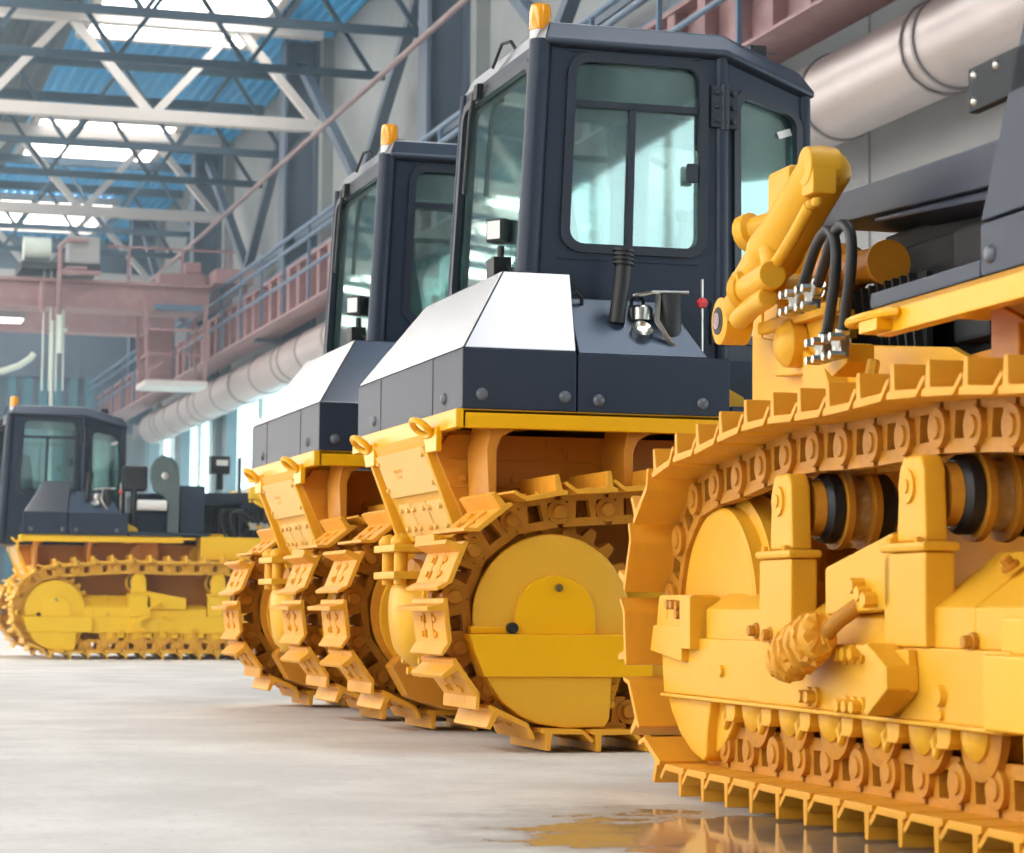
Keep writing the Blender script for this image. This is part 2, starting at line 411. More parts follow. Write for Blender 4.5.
    # chassis hull
    b = MB()
    b.prism([(-.30, 1.28), (-.355, 1.20), (-.20, .86), (.16, .80), (.26, .42), (2.5, .42), (2.5, 1.25), (1.2, 1.28)], -.56, .56)
    b.box(.05, .3, -.66, .66, .42, .70)
    for s in (-1, 1):
        for z in (1.175, 1.06): b.box(-.30, .32, s*.56, s*.566, z, z+.006)
        b.bar((.32, s*.564, 1.175), (.48, s*.564, 1.12), .01, .008)
        for (x, z) in ((-.24, 1.10), (-.02, 1.10), (.13, 1.25), (.2, 1.23), (.22, 1.20), (.36, 1.12)): b.hexbolt((x, s*.56, z), (0, s, 0), .017, .012)
    hull = b.build('chassis', 'hull', root, bevel=.015)
    # fender strips (yellow channel) with curved gussets
    for s in (-1, 1):
        X = lambda u, v, w: (u, s*w, v)
        b = MB()
        b.box(-.35, 1.39, s*.90, s*.945, 1.280, 1.356); b.box(-.35, 1.39, s*.50, s*.945, 1.335, 1.356)
        st = b.build('fender_rail', 'yellow_bright', root, bevel=.006)
        for x in (-.155, .425):
            b = MB()
            b.prism([(x-.03, .92), (x-.03, 1.20), (x-.01, 1.25), (x+.06, 1.29), (x+.18, 1.30), (x+.18, 1.335), (x-.05, 1.335), (x-.075, 1.20), (x-.06, .92)][::-1], .58, .88, X)
            b.build('fender_bracket', 'hull', st, bevel=.008)
        b = MB()
        b.prism([(1.16, 1.335), (1.16, 1.10), (.90, 1.06), (.84, 1.08), (.83, 1.15), (.88, 1.24), (1.0, 1.30), (1.1, 1.335)], .70, .725, X)
        b.bar((.98, s*.73, 1.28), (.98, s*.73, 1.1), .02, .02)
        b.build('fender_bracket', 'hull', st, bevel=.006)
        b = MB(); lp = [(1.55, 1.345), (1.50, 1.34), (1.36, 1.335)]
        P = []
        for i in range(20):
            a = 2*pi*i/20; P.append((1.38+.15*cos(a), s*(.955+.032*sin(a)), 1.328))
        b.tube(P, .013, 8, closed=True); b.box(1.28, 1.40, s*.90, s*.99, 1.285, 1.318)
        b.build('lifting_eye', 'yellow_bright', st, bevel=.004)
        # low side plate ahead of the cab
        b = MB(); b.prism([(1.53, 1.10), (1.53, 1.20), (1.58, 1.26), (1.68, 1.295), (2.35, 1.37), (2.35, 1.10)], .57, .60, X)
        b.build('side_plate', 'yellow', root, bevel=.006)
    # rear apron
    b = MB()
    b.box(-.375, -.33, -.945, .945, 1.280, 1.356)
    ap = b.build('rear_apron', 'yellow_bright', root, bevel=.006)
    R = lambda u, v, w: (-.36-w + (1.28-v)*.42*(1 if v < 1.28 else 0), u, v)
    b = MB()
    b.prism([(-.50, 1.285), (.50, 1.285), (.50, 1.19), (.44, .86), (-.44, .86), (-.50, 1.19)], 0, .03, R)
    for y in (-.5, .5): b.prism([(-.385, 1.30), (-.385, 1.20), (-.20, .72), (-.14, .72), (-.10, 1.30)], y-.02, y+.02)
    rp = b.build('rear_plate', 'yellow', root, bevel=.006)
    b = MB(); b.prism([(-.45, 1.235), (.40, 1.235), (.40, 1.05), (-.45, 1.05)], .03, .05, R)
    for y in (-.42, .37): b.hexbolt(R(y, 1.20, .05), (-1, 0, 0), .012, .012); b.hexbolt(R(y, 1.085, .05), (-1, 0, 0), .012, .012)
    b.build('cover_plate', 'cream_plate', rp, bevel=.004)
    b = MB()
    for k in range(4): b.prism([(.02+.04*k, 1.15), (.05+.04*k, 1.15), (.05+.04*k, 1.165), (.02+.04*k, 1.165)], .05, .052, R)
    b.prism([(.06, 1.125), (.15, 1.125), (.15, 1.14), (.06, 1.14)], .05, .052, R)
    b.build('maker_decal', 'orange_mark', rp)
    b = MB()
    for (y0, y1) in ((-.42, -.15), (-.13, .12), (.14, .34)):
        b.prism([(y0, 1.02), (y1, 1.02), (y1, .88), (y0, .88)], .03, .045, R)
    for y in (-.38, -.19, -.09, .08, .18, .30): b.cyl(R(y, .99, .045), R(y, .99, .06), .012, n=10); b.cyl(R(y, .91, .045), R(y, .91, .06), .012, n=10)
    b.build('inspection_cover', 'cream_plate', rp, bevel=.004)
    for y in (-.56, .56):
        b = MB(); P = []
        for i in range(20):
            a = 2*pi*i/20; P.append((-.385-.035*(1+cos(a)), y+.085*sin(a), 1.30+.032*cos(a)))
        b.tube(P, .014, 8, closed=True)
        b.prism([(y-.13, 1.30), (y+.11, 1.30), (y+.03, 1.20), (y-.13, 1.20)], -.01, .015, lambda u, v, w: (-.375-w, u, v))
        b.build('lifting_eye', 'yellow_bright', ap, bevel=.003)
    # rear case, hitch
    yc = 0.0
    b = MB(); b.lathe([(0, .0), (0, .235), (.13, .235), (.14, .215), (.19, .20), (.24, .15), (.26, 0)], (-.14, yc, .53), (-1, 0, -.08), 36)
    b.lathe([(.0, 0), (.0, .255), (.025, .255), (.03, .22)], (-.27, yc, .52), (-1, 0, -.08), 36)
    rc_ = b.build('steering_case', 'yellow', root)
    bolts('case_bolt', 'yellow', rc_, [((-.295, yc+.235*cos(2*pi*i/14), .52+.235*sin(2*pi*i/14)), (-1, 0, 0), 'hex', .017, .022) for i in range(14)])
    for s in (-1, 1):
        b = MB(); b.lathe([(0, .0), (.0, .33), (.05, .34), (.055, .06), (.02, .055), (.02, 0)][::1], (0, s*.72, ZS), (0, -s, 0), 44)
        b.build('sprocket_hub', 'chain', root)
        b = MB(); b.cyl((0, s*.664, ZS), (0, s*.668, ZS), .05, n=20); b.build('hub_bore', 'black', root)  # black disc across the hub recess, standing in for the hole's shade
    b = MB()
    b.box(-.44, -.15, -.19, .19, .80, .832); b.box(-.44, -.15, -.19, .19, .685, .717); b.box(-.26, -.12, -.17, .17, .64, .88)
    for y in (-.11, .11): b.cyl((-.39, y, .66), (-.39, y, .875), .030, n=16); b.lathe([(0, .045), (.02, .045), (.04, .03), (.05, 0)], (-.39, y, .832), (0, 0, 1), 16)
    b.build('drawbar', 'yellow', root, bevel=.006)
    for s in (-1, 1):
        b = MB()   # inner steering-case guard behind each track
        b.prism([(-.28, .30), (-.20, .16), (-.02, .10), (.3, .10), (.3, .42), (-.12, .46)], .50, .64, lambda u, v, w: (u, s*w, v))
        b.hexbolt((-.20, s*.64, .36), (0, s, 0), .03, .03)
        b.build('inner_guard', 'hull', root, bevel=.012)

    # fuel tank / rear body
    b = MB()
    b.prism([(-.35, 1.356), (-.35, 1.60), (.128, 1.60), (.128, 1.356)], -.945, .945)
    ft = b.build('fuel_tank', 'navy', root, bevel=.008)
    b = MB()
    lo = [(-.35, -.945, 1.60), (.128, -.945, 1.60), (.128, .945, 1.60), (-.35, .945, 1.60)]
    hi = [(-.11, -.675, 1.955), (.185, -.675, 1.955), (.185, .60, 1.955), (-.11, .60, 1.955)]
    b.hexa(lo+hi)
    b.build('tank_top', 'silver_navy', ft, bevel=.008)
    bolts('panel_bolt', 'bolt_grey', ft, [((x, y, 1.415), d, 'dome', .026, .016) for (x, y, d) in ((.079, -.945, (0, -1, 0)), (-.268, -.945, (0, -1, 0)), (.079, .945, (0, 1, 0)), (-.35, -.66, (-1, 0, 0)), (-.35, .60, (-1, 0, 0)))])
    for y in (-.475, .469):
        b = MB(); b.box(-.352, -.348, y, y+.006, 1.36, 1.598); b.build('panel_seam', 'dark', ft)
    # right hand side console
    b = MB()
    b.prism([(.134, 1.356), (.134, 1.595), (.79, 1.595), (.79, 1.356)], -.945, -.62)
    b.box(.10, 1.25, -.66, .66, 1.34, 1.62)
    b.box(.798, 1.30, -.945, -.60, 1.356, 1.40)
    rc = b.build('side_console', 'navy', root, bevel=.006)
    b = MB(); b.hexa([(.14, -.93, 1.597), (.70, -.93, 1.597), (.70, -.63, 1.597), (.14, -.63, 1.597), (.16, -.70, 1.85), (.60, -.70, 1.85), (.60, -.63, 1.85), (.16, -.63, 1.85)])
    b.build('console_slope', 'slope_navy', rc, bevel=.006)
    bolts('panel_bolt', 'bolt_grey', rc, [((x, -.945, 1.405), (0, -1, 0), 'dome', .026, .016) for x in (.223, .671)])
    b = MB(); b.lathe([(0, .045), (.03, .045), (.035, .035), (.02, .022), (.018, 0)], (.44, -.835, 1.70), (0, -.74, .67), 24); b.build('filler_cap', 'steel', rc)
    b = MB(); b.tube([(.345, -.80, 1.74), (.352, -.80, 1.80), (.365, -.80, 1.90), (.372, -.80, 1.98)], .034, 16)
    for k in range(4): b.cyl((.372, -.80, 1.985+.018*k), (.373, -.80, 1.995+.018*k), .044, n=18); b.cyl((.372, -.80, 1.98), (.373, -.80, 2.05), .036, n=18)
    b.build('breather_hose', 'black', rc)
    b = MB(); b.lathe([(0, 0), (.004, .03), (.02, .048), (.22, .052), (.235, .045)], (.575, -.80, 1.635), (0, 0, 1), 24); b.build('filter_canister', 'black', rc)
    b = MB(); b.tube([(.44, -.74, 1.865), (.50, -.80, 1.875), (.66, -.80, 1.88)], .010, 8); b.lathe([(0, .05), (.05, .05), (.06, .04)], (.46, -.77, 1.76), (0, 0, 1), 20)
    b.tube([(.52, -.82, 1.86), (.50, -.86, 1.75), (.55, -.88, 1.66), (.58, -.87, 1.64)], .012, 8)
    b.build('filter_pipe', 'steel', rc)
    for x in (.19, .46):
        b = MB(); b.tube([(x-.03, -.72, 1.80), (x-.025, -.73, 1.85), (x, -.735, 1.87), (x+.025, -.73, 1.85), (x+.03, -.72, 1.80)], .008, 8); b.build('grab_loop', 'black', rc)
    b = MB(); b.cyl((.72, -.80, 1.60), (.72, -.80, 1.94), .006, n=8); lv = b.build('lever', 'steel', rc)
    b = MB(); b.lathe([(-.025, 0), (-.018, .018), (0, .026), (.018, .018), (.025, 0)], (.72, -.80, 1.84), (0, 0, 1), 16); b.build('lever_knob', 'red', lv)
    # left hand box ahead of the tank
    b = MB()
    b.prism([(.134, 1.356), (.757, 1.356), (.757, 1.485), (.134, 1.485)], .58, .945)
    b.prism([(.134, 1.49), (.757, 1.49), (.52, 1.93), (.40, 1.97), (.134, 1.97)], .60, .945)
    b.box(.757, 1.43, .925, .945, 1.356, 1.40)
    lb = b.build('left_console', 'navy', root, bevel=.008)
    b = MB(); b.dome((.70, .945, 1.405), (0, 1, 0), .024, .014); b.build('panel_bolt', 'bolt_grey', lb)
    b = MB(); b.prism([(.50, 1.765), (.50, 1.875), (.82, 1.875), (.82, 1.765)], .915, .945, lambda u, v, w: (u, w, v)); br = b.build('lamp_bracket', 'bracket_dark', lb, bevel=.006)
    bolts('bracket_bolt', 'steel', br, [((x, .945, z), (0, 1, 0), 'dome', .012, .010) for (x, z) in ((.78, 1.852), (.66, 1.852), (.78, 1.787))])

    # engine hood, engine, radiator
    b = MB()
    b.prism([(.95, 1.70), (.95, 1.845), (2.86, 1.900), (2.86, 1.805), (2.45, 1.785)], -.52, .52)
    b.prism([(.95, 1.66), (.95, 1.70), (2.45, 1.785), (2.45, 1.765)], -.50, .50)
    b.box(.95, 1.10, -.50, .50, 1.33, 1.70)
    hd = b.build('engine_hood', 'navy', root, bevel=.012)
    b = MB(); b.box(1.1, 2.85, -.34, .34, 1.28, 1.72); b.box(1.1, 2.85, -.30, .30, 1.70, 1.79); b.box(1.4, 1.8, -.42, .42, 1.28, 1.55); b.box(1.85, 2.1, -.40, .40, 1.35, 1.70)
    en = b.build('engine', 'dark', root, bevel=.02)
    for s in (-1, 1):
        b = MB()
        b.cyl((2.42, s*.47, 1.635), (2.72, s*.47, 1.655), .055, n=24); b.lathe([(-.02, .05), (-.02, .072), (.0, .072)], (2.42, s*.47, 1.635), (1, 0, 0), 24)
        b.lathe([(0, .055), (.04, .085), (.12, .095), (.17, .07), (.18, 0)], (2.70, s*.47, 1.655), (1, 0, .05), 24)
        b.build('intake_pipe', 'hull', en, bevel=.004)
        b = MB(); b.prism([(.92, 1.40), (.90, 1.45), (.80, 1.50), (.76, 1.48), (.76, 1.40)], s*.80, s*.82); b.build('bracket_tab', 'yellow', en, bevel=.004)
    for s in (-1, 1):
        b = MB()
        b.box(2.10, 2.80, s*.46, s*.48, 1.30, 1.57)
        for k in range(11): b.bar((2.12+.06*k, s*.49, 1.30), (2.18+.06*k, s*.49, 1.57), .014, .03, up=(0, 1, 0))
        b.build('side_grille', 'black', en)
    # radiator guard
    b = MB()
    b.prism([(2.62, .62), (2.62, 1.50), (2.75, 1.60), (3.16, 1.60), (3.18, 1.50), (3.18, .62)], -.60, .60)
    rg = b.build('radiator_guard', 'yellow', root, bevel=.02)
    for s in (-1, 1):
        b = MB()
        b.box(3.18, 3.27, s*.52, s*.60, .62, 1.60)
        b.prism([(2.32, .75), (2.32, 1.30), (2.48, 1.36), (3.18, 1.48), (3.18, .75)], s*.59, s*.612)
        b.prism([(2.36, 1.22), (2.42, 1.31), (2.60, 1.38), (2.60, 1.22)], s*.61, s*.68)
        b.build('guard_side_plate', 'yellow', rg, bevel=.008)
    b = MB(); b.box(2.93, 3.13, .50, .60, 1.58, 2.03); b.build('guard_post', 'yellow', rg, bevel=.02)
    b = MB(); b.lathe([(0, .04), (.10, .045), (.11, .065), (.15, .065), (.16, .03), (.165, 0)], (3.08, .58, 1.86), (1, .5, -.2), 14); b.build('post_cap', 'yellow', rg)
    b = MB(); b.box(3.18, 3.22, -.5, .5, .70, 1.5)
    for k in range(15): b.box(3.22, 3.25, -.49+.068*k, -.47+.068*k, .7, 1.5)
    b.build('front_grille', 'black', rg)
    # blade lift cylinders on their trunnions
    for s in (-1, 1):
        y = s*.75
        b = MB()
        top, bot = Vector((2.22, y, 1.885)), Vector((3.02, y, 1.525)); d = (bot-top).normalized(); pr = Vector((-d.z*-1, 0, -d.x))
        pr = Vector((d.z, 0, -d.x)); L = (bot-top).length
        b.lathe([(-.03, 0), (-.03, .045), (-.015, .068), (.0, .080), (L*.50, .084), (L*.51, .090), (L*.56, .090), (L*.57, .082), (L*.80, .078), (L*.84, .066), (L*.95, .060), (L*.95, 0)], top, d, 32)
        lc = b.build('lift_cylinder', 'yellow', root)
        b = MB()
        q = Vector((2.215, y+s*.03, 1.885)); b.cyl(q-Vector((0, s*.06, 0)), q+Vector((0, s*.045, 0)), .060, n=28)
        b.box(2.155, 2.25, y-s*.01, y+s*.07, 1.795, 1.88)
        b.hexbolt((2.17, y+s*.05, 1.785), (0, 0, -1), .020, .03); b.hexbolt((2.22, y+s*.05, 1.785), (0, 0, -1), .020, .03)
        b.build('head_block', 'yellow', lc, bevel=.012)
        b = MB(); t0 = top+d*.10+pr*.115+Vector((0, s*.05, 0)); b.tube([t0-d*.05-pr*.01, t0+d*.10, t0+d*.30, t0+d*.36-pr*.02, t0+d*.40-pr*.06], .021, 12)
        b.cyl(t0+d*.30-pr*.08, t0+d*.30+pr*.02, .034, n=14); b.build('oil_tube', 'yellow', lc)
        b = MB(); e = bot+d*.03
        b.lathe([(-.05, .066), (-.045, .078), (.045, .078), (.05, .066)], e, (0, 1, 0), 26)
        b.mat(1).cyl(e-Vector((0, .053, 0)), e+Vector((0, .053, 0)), .046, n=22)
        b.mat(2).cyl(e-Vector((0, .058, 0)), e+Vector((0, .058, 0)), .028, n=18)
        b.mat(0).cyl(bot-d*.18, bot+d*.0, .045, .05, n=18)
        b.build('rod_eye', ['yellow', 'black', 'chrome'], lc)
        b = MB()
        c = top+d*L*.655
        b.cyl(c+Vector((.02, -s*.17, -.06)), c+Vector((.02, s*.10, -.06)), .050, n=20)
        b.cyl(c+Vector((.0, s*.06, -.07)), c+Vector((-.26, s*.07, -.055)), .045, n=20)
        b.lathe([(0, .055), (.03, .060), (.05, .045), (.06, 0)], c+Vector((.0, s*.06, -.07)), (1, s*.3, 0), 18)
        b.tube([c+Vector((.08, s*.06, -.16)), c+Vector((.0, s*.06, -.14)), c+Vector((-.12, s*.07, -.13)), c+Vector((-.22, s*.07, -.12))], .034, 12)
        b.prism([(2.42, 1.38), (2.42, 1.47), (2.60, 1.54), (2.86, 1.58), (2.90, 1.48), (2.90, 1.32), (2.60, 1.30)], s*.60, s*.66)
        b.lathe([(0, .075), (.05, .075), (.075, .05), (.08, 0)], (2.66, s*.66, 1.40), (0, s, 0), 24)
        b.build('trunnion', 'yellow', lc, bevel=.008)
        for k in (0, 1):
            b = MB(); o = .13*k
            pts = [(2.30-o, y+s*.05, 1.515), (2.22-o, y+s*.06, 1.57), (2.12-o*.9, y+s*.07, 1.635), (2.02-o*.9, y+s*.08, 1.66), (1.96-o*.9, y+s*.08, 1.63), (1.95-o*.9, y+s*.08, 1.54), (1.99-o*.9, y+s*.08, 1.42), (2.03-o, y+s*.08, 1.345)]
            P = []
            for i in range(len(pts)-1):
                p0, p1, p2, p3 = [Vector(pts[max(0, min(len(pts)-1, i+j))]) for j in (-1, 0, 1, 2)]
                for t in (0, .25, .5, .75):
                    P.append(.5*((2*p1)+(p2-p0)*t+(2*p0-5*p1+4*p2-p3)*t*t+(3*p1-p0-3*p2+p3)*t**3))
            P.append(Vector(pts[-1])); b.tube(P, .0165, 12); h = b.build('hydraulic_hose', 'black', lc)
            for (p, dd) in ((pts[0], Vector((.05, 0, -.04))), (pts[-1], Vector((.02, 0, -.05)))):
                b = MB(); p = Vector(p); b.cyl(p-dd*.3, p+dd*.9, .022, n=12); b.hexbolt(p+dd*.2, dd, .030, .022)
                b.box(p.x+dd.x*.7-.034, p.x+dd.x*.7+.034, p.y-.012, p.y+.012, p.z+dd.z*.7-.034, p.z+dd.z*.7+.034)
                for (i, j) in ((-1, -1), (1, -1), (1, 1), (-1, 1)): b.hexbolt(p+dd*.7+Vector((i*.026, s*.0, j*.026)), (0, s, 0), .013, .045)
                b.build('hose_fitting', 'steel', h)
        b = MB(); b.prism([(1.97, 1.27), (1.97, 1.33), (2.08, 1.33), (2.16, 1.28), (2.08, 1.24)], s*.70, s*.79, lambda u, v, w: (u, w, v))
        b.tube([(1.90, s*.72, 1.10), (1.93, s*.74, 1.18), (1.93, s*.72, 1.28)], .02, 8); b.box(2.25, 2.95, s*.66, s*.70, 1.46, 1.50)
        b.build('valve_bracket', 'yellow', lc, bevel=.008)

    # ---------------- cab
    def lean(p):
        z = p.z; k = max(0, min(1, (.9-p.x)/.85)); p = p.copy()
        p.x -= .055*(2.95-z)*k; p.y *= 1+.02*(2.95-z)
        if z > 2.3: p.z -= .10*max(0, p.x-.885)/.5*(z-2.3)/.65
        return p
    PL = [(.065, -.615), (.875, -.615), (1.34, -.42), (1.34, .42), (.875, .615), (.065, .615)]
    b = MB(lean)
    wins = []
    Z0, Z1 = 1.50, 2.95
    for i in range(6):
        a, c = Vector((*PL[i], 0)), Vector((*PL[(i+1) % 6], 0)); d = (c-a); L = d.length; d.normalize(); nrm = Vector((d.y, -d.x, 0))
        F = lambda u, v, w, a=a, d=d, n=nrm: tuple(a+d*u-n*w+Vector((0, 0, v)))
        if i in (0, 4): h = rrect(.145 if i == 0 else L-.725, .725 if i == 0 else L-.145, 2.075, 2.885, .075)
        elif i in (1, 3): h = rrect(.085 if i == 1 else .045, L-.045 if i == 1 else L-.085, 1.72, 2.80, .07)
        elif i == 2: h = rrect(.05, L-.05, 1.75, 2.85, .06)
        else: h = rrect(.05, L-.11, 1.97, 2.875, .05)
        b.prism([(0, Z0), (L, Z0), (L, Z1), (0, Z1)], 0, .05, F, holes=[h]); wins.append((i, F, h, L))
        if i == 0 or i == 4:
            for z in (2.03, 2.915): b.box(*sorted((a+d*.1)[0:1]+(a+d*(L-.13))[0:1]) if False else (min((a+d*.12).x, (a+d*(L-.10)).x), max((a+d*.12).x, (a+d*(L-.10)).x)), a.y-.006 if a.y < 0 else a.y, a.y if a.y < 0 else a.y+.006, z-.006, z+.006)
    for (x, y) in PL: b.cyl((x, y*.985, Z0), (x, y*.985, Z1), (.045 if y < 0 else .02) if x < .5 else .03, n=16)
    b.box(.08, 1.3, -.40, .40, 1.50, 1.60)
    cab = b.build('cab', 'navy', root)
    # roof
    b = MB()
    def ring(k, z): return [(.08-k*.6, -.645-k), (.885, -.645-k), (1.37+k, -.435-k*.6), (1.37+k, .435+k*.6), (.885, .645+k), (.08-k*.6, .645+k)], z
    rings = [ring(-.01, 2.925), ring(.012, 2.935), ring(.010, 2.96), ring(-.045, 3.03), ring(-.10, 3.045)]
    V = [[b.v((x, y, z-.11*max(0, x-.885)/.5)) for (x, y) in rr] for rr, z in rings]
    for A, B_ in zip(V, V[1:]):
        for i in range(6): b._f([A[i], A[(i+1) % 6], B_[(i+1) % 6], B_[i]])
    b._f(V[0][::-1]); b._f(V[-1])
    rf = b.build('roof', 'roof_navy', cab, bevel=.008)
    b = MB(); b.box(1.08, 1.16, -.43, -.36, 2.95, 3.045); b.build('roof_lamp', 'black', rf, bevel=.008)
    b = MB(); b.box(.14, .19, -.50, -.45, 3.02, 3.06); b.build('aerial_base', 'black', rf, bevel=.008)
    b = MB(); b.box(.12, .95, -.56, .56, 2.86, 2.92); b.build('headliner', 'dark', cab)
    # windows
    names = ['side_window', 'door', 'windscreen', 'door', 'side_window', 'rear_window']
    for (i, F, h, L) in wins:
        b = MB(lean)
        us = [p[0] for p in h]; vs = [p[1] for p in h]; u0, u1, v0, v1 = min(us), max(us), min(vs), max(vs)
        b.prism(rrect(u0-.022, u1+.022, v0-.022, v1+.022, .09), -.016, .012, F, holes=[rrect(u0+.016, u1-.016, v0+.016, v1-.016, .06)])
        if i in (0, 4):
            zb = v0+(v1-v0)*.76; um = u0+(u1-u0)*(.47)
            b.prism([(u0, zb-.014), (u1, zb-.014), (u1, zb+.014), (u0, zb+.014)], 0, .02, F)
            b.prism([(um-.013, v0), (um+.013, v0), (um+.013, zb), (um-.013, zb)], 0, .025, F)
            hx = u1-.05 if i == 0 else u0+.05
            b.prism([(hx-.02, v0+.30), (hx+.02, v0+.30), (hx+.02, v0+.38), (hx-.02, v0+.38)], -.03, .0, F)
        b.mat(1).prism([(u0+.005, v0+.005), (u1-.005, v0+.005), (u1-.005, v1-.005), (u0+.005, v1-.005)], .020, .026, F)
        if i in (1, 3):
            b.mat(2).prism([(u0+.28, v1-.14), (u0+.36, v1-.10), (u0+.345, v1-.07), (u0+.265, v1-.11)], .016, .018, F)
        b.build(names[i], ['navy_dark', 'glass', 'white'], cab)
    for s in (-1, 1):   # door hinges
        for z in (2.71, 1.78):
            b = MB(); b.box(.82, .87, s*.60, s*.645, z-.09, z+.09); b.box(.895, .95, s*.58, s*.625, z-.09, z+.09); b.cyl((.882, s*.635, z-.10), (.882, s*.635, z+.10), .02, n=12)
            for k in (-.06, 0, .06): b.dome((.845, s*.645, z+k), (0, s, 0), .014, .014); b.dome((.925, s*.625, z+k), (0, s, 0), .014, .014)
            b.build('door_hinge', 'navy_dark', cab, bevel=.004)
    b = MB(); b.lathe([(0, .045), (.035, .045), (.04, .040)], (.12, -.42, 2.995), (0, 0, 1), 24)
    b.mat(1).lathe([(.04, .047), (.13, .046), (.15, .040), (.158, 0)], (.12, -.42, 2.995), (0, 0, 1), 24)
    b.build('beacon', ['white', 'amber'], cab)
    b = MB(); ro = Matrix.Rotation(radians(38), 3, 'Z'); cc = Vector((0, -.25, 2.185)); b.warp = lambda p: cc+ro@(p-cc)
    b.box(-.045, .05, -.295, -.205, 2.135, 2.235); b.mat(1).box(-.052, -.044, -.288, -.212, 2.142, 2.228); b.warp = ident
    b.mat(0).cyl((0, -.26, 2.06), (0, -.26, 2.12), .015, n=10); b.box(-.06, .02, -.36, -.24, 1.955, 2.06); b.tube([(0, -.30, 2.05), (.0, -.40, 2.0), (.01, -.50, 1.99), (.02, -.56, 2.03)], .006, 6)
    b.build('rear_work_lamp', ['black', 'white'], cab, bevel=.006)
    b = MB(lean); b.tube([(.05, .25, 2.93), (.03, .30, 2.90), (.035, .36, 2.80), (.035, .38, 2.45)], .012, 8); b.box(.02, .05, .22, .28, 2.86, 2.93)
    b.tube([(.12, -.06, 3.02), (.10, -.02, 3.075), (.08, .06, 3.08), (.06, .12, 2.98)], .008, 6)
    b.build('rear_wiper', 'black', cab)
    b = MB(); b.box(.35, .80, -.25, .25, 1.60, 1.98); b.hexa([(.30, -.24, 1.9), (.42, -.24, 1.9), (.42, .24, 1.9), (.30, .24, 1.9), (.22, -.20, 2.52), (.32, -.20, 2.52), (.32, .20, 2.52), (.22, .20, 2.52)])
    b.box(.45, .75, -.36, -.28, 1.9, 2.12); b.box(.45, .75, .28, .36, 1.9, 2.12)
    b.build('operator_seat', 'seat', cab, bevel=.03)
    b = MB()
    for y in (-.34, .34): b.tube([(.76, y, 2.10), (.80, y, 2.22), (.80, y*.98, 2.26)], .016, 8); b.lathe([(-.03, 0), (-.02, .025), (.02, .028), (.035, 0)], (.80, y*.98, 2.28), (0, 0, 1), 12)
    b.build('control_lever', 'black', cab)
    b = MB(); b.box(1.0, 1.25, -.35, .35, 1.6, 2.02); b.build('dashboard', 'dark', cab, bevel=.03)
    return root

M['cream_plate'] = paint('dusty_yellow_plate', (.80, .50, .13), .45, var=.06, scale=3)

dz = build_dozer()
XS, YC = 2.9096, 10.46
dz.location = (XS, YC, 0)
tag(dz, 'yellow and navy bulldozer in the middle, tall cab fully in view, tail to the left', 'bulldozer', 'bulldozers in the hall')
def variant(loc, rz, label):
    c = copy_tree(dz); c.location = loc; c.rotation_euler = (0, 0, rz); c['label'] = label; return c
dc = variant((XS, YC+2.78, 0), 0, 'yellow and navy bulldozer parked right behind the middle one, half hidden by it')
da = variant((3.6464, 4.5757, 0), pi/2-.027, 'nearest bulldozer at the right edge, long track side on with black hoses and lift cylinder')
dd = variant((2.80, 28.4, 0), 0, 'small distant bulldozer at the far left, bright yellow side seen square on')
for c in child(dd, 'cab'): c.location.x -= .55; c.location.z -= .25
# fittings only the far machine shows
M['plate_grey'] = paint('grey_green_plate', (.10, .14, .14), .45)
b = MB()
b.prism([(1.24, 1.40), (1.36, 1.40), (1.365, 2.04), (1.34, 2.16), (1.28, 2.23), (1.165, 2.265), (1.09, 2.21), (1.045, 2.12), (1.04, 2.0), (1.09, 1.86), (1.20, 1.80), (1.24, 1.72)], -.86, -.76)
b.mat(1).dome((1.20, -.86, 2.03), (0, -1, 0), .045, .02)
b.build('rounded_plate', ['plate_grey', 'steel'], dd, bevel=.006)
b = MB(); b.box(.75, 1.02, -.80, -.55, 1.86, 2.14); b.box(.84, .90, -.8, -.7, 1.42, 1.88); b.build('air_cleaner', 'black', dd, bevel=.03)
b = MB(); b.cyl((.9, -.85, 1.70), (1.22, -.85, 1.70), .06, n=18); b.build('pale_pipe', 'white', dd)
b = MB(); b.box(1.38, 1.66, -.80, -.5, 1.36, 1.93); b.box(1.3, 1.7, -.945, -.5, 1.356, 1.40); b.build('hood_front_box', 'navy', dd, bevel=.01)
b = MB(); b.box(1.70, 1.95, -.62, -.56, .95, 1.40); b.box(1.6, 2.4, -.945, -.6, 1.1, 1.356); b.build('side_panel', 'yellow_bright', dd, bevel=.01)
b = MB(); b.box(1.80, 2.02, -.30, -.12, 2.10, 2.30); b.cyl((1.92, -.2, 1.92), (1.92, -.2, 2.10), .04, n=12); b.mat(1).box(1.86, 2.0, -.305, -.30, 2.19, 2.26)
b.build('work_lamp', ['black', 'white'], dd, bevel=.01)
b = MB(); b.box(2.14, 2.17, -.2, -.1, 1.88, 2.3); b.build('exhaust_stub', 'black', dd, bevel=.01)
b = MB(); b.box(2.07, 2.10, -.66, -.62, 1.0, 1.75); b.box(2.07, 2.75, -.66, -.62, 1.70, 1.76); b.box(2.07, 2.75, -.66, -.62, 1.25, 1.29)
for k in range(12): b.box(2.14+.05*k, 2.155+.05*k, -.65, -.63, 1.0, 1.75)
b.build('bar_grille', 'navy', dd)

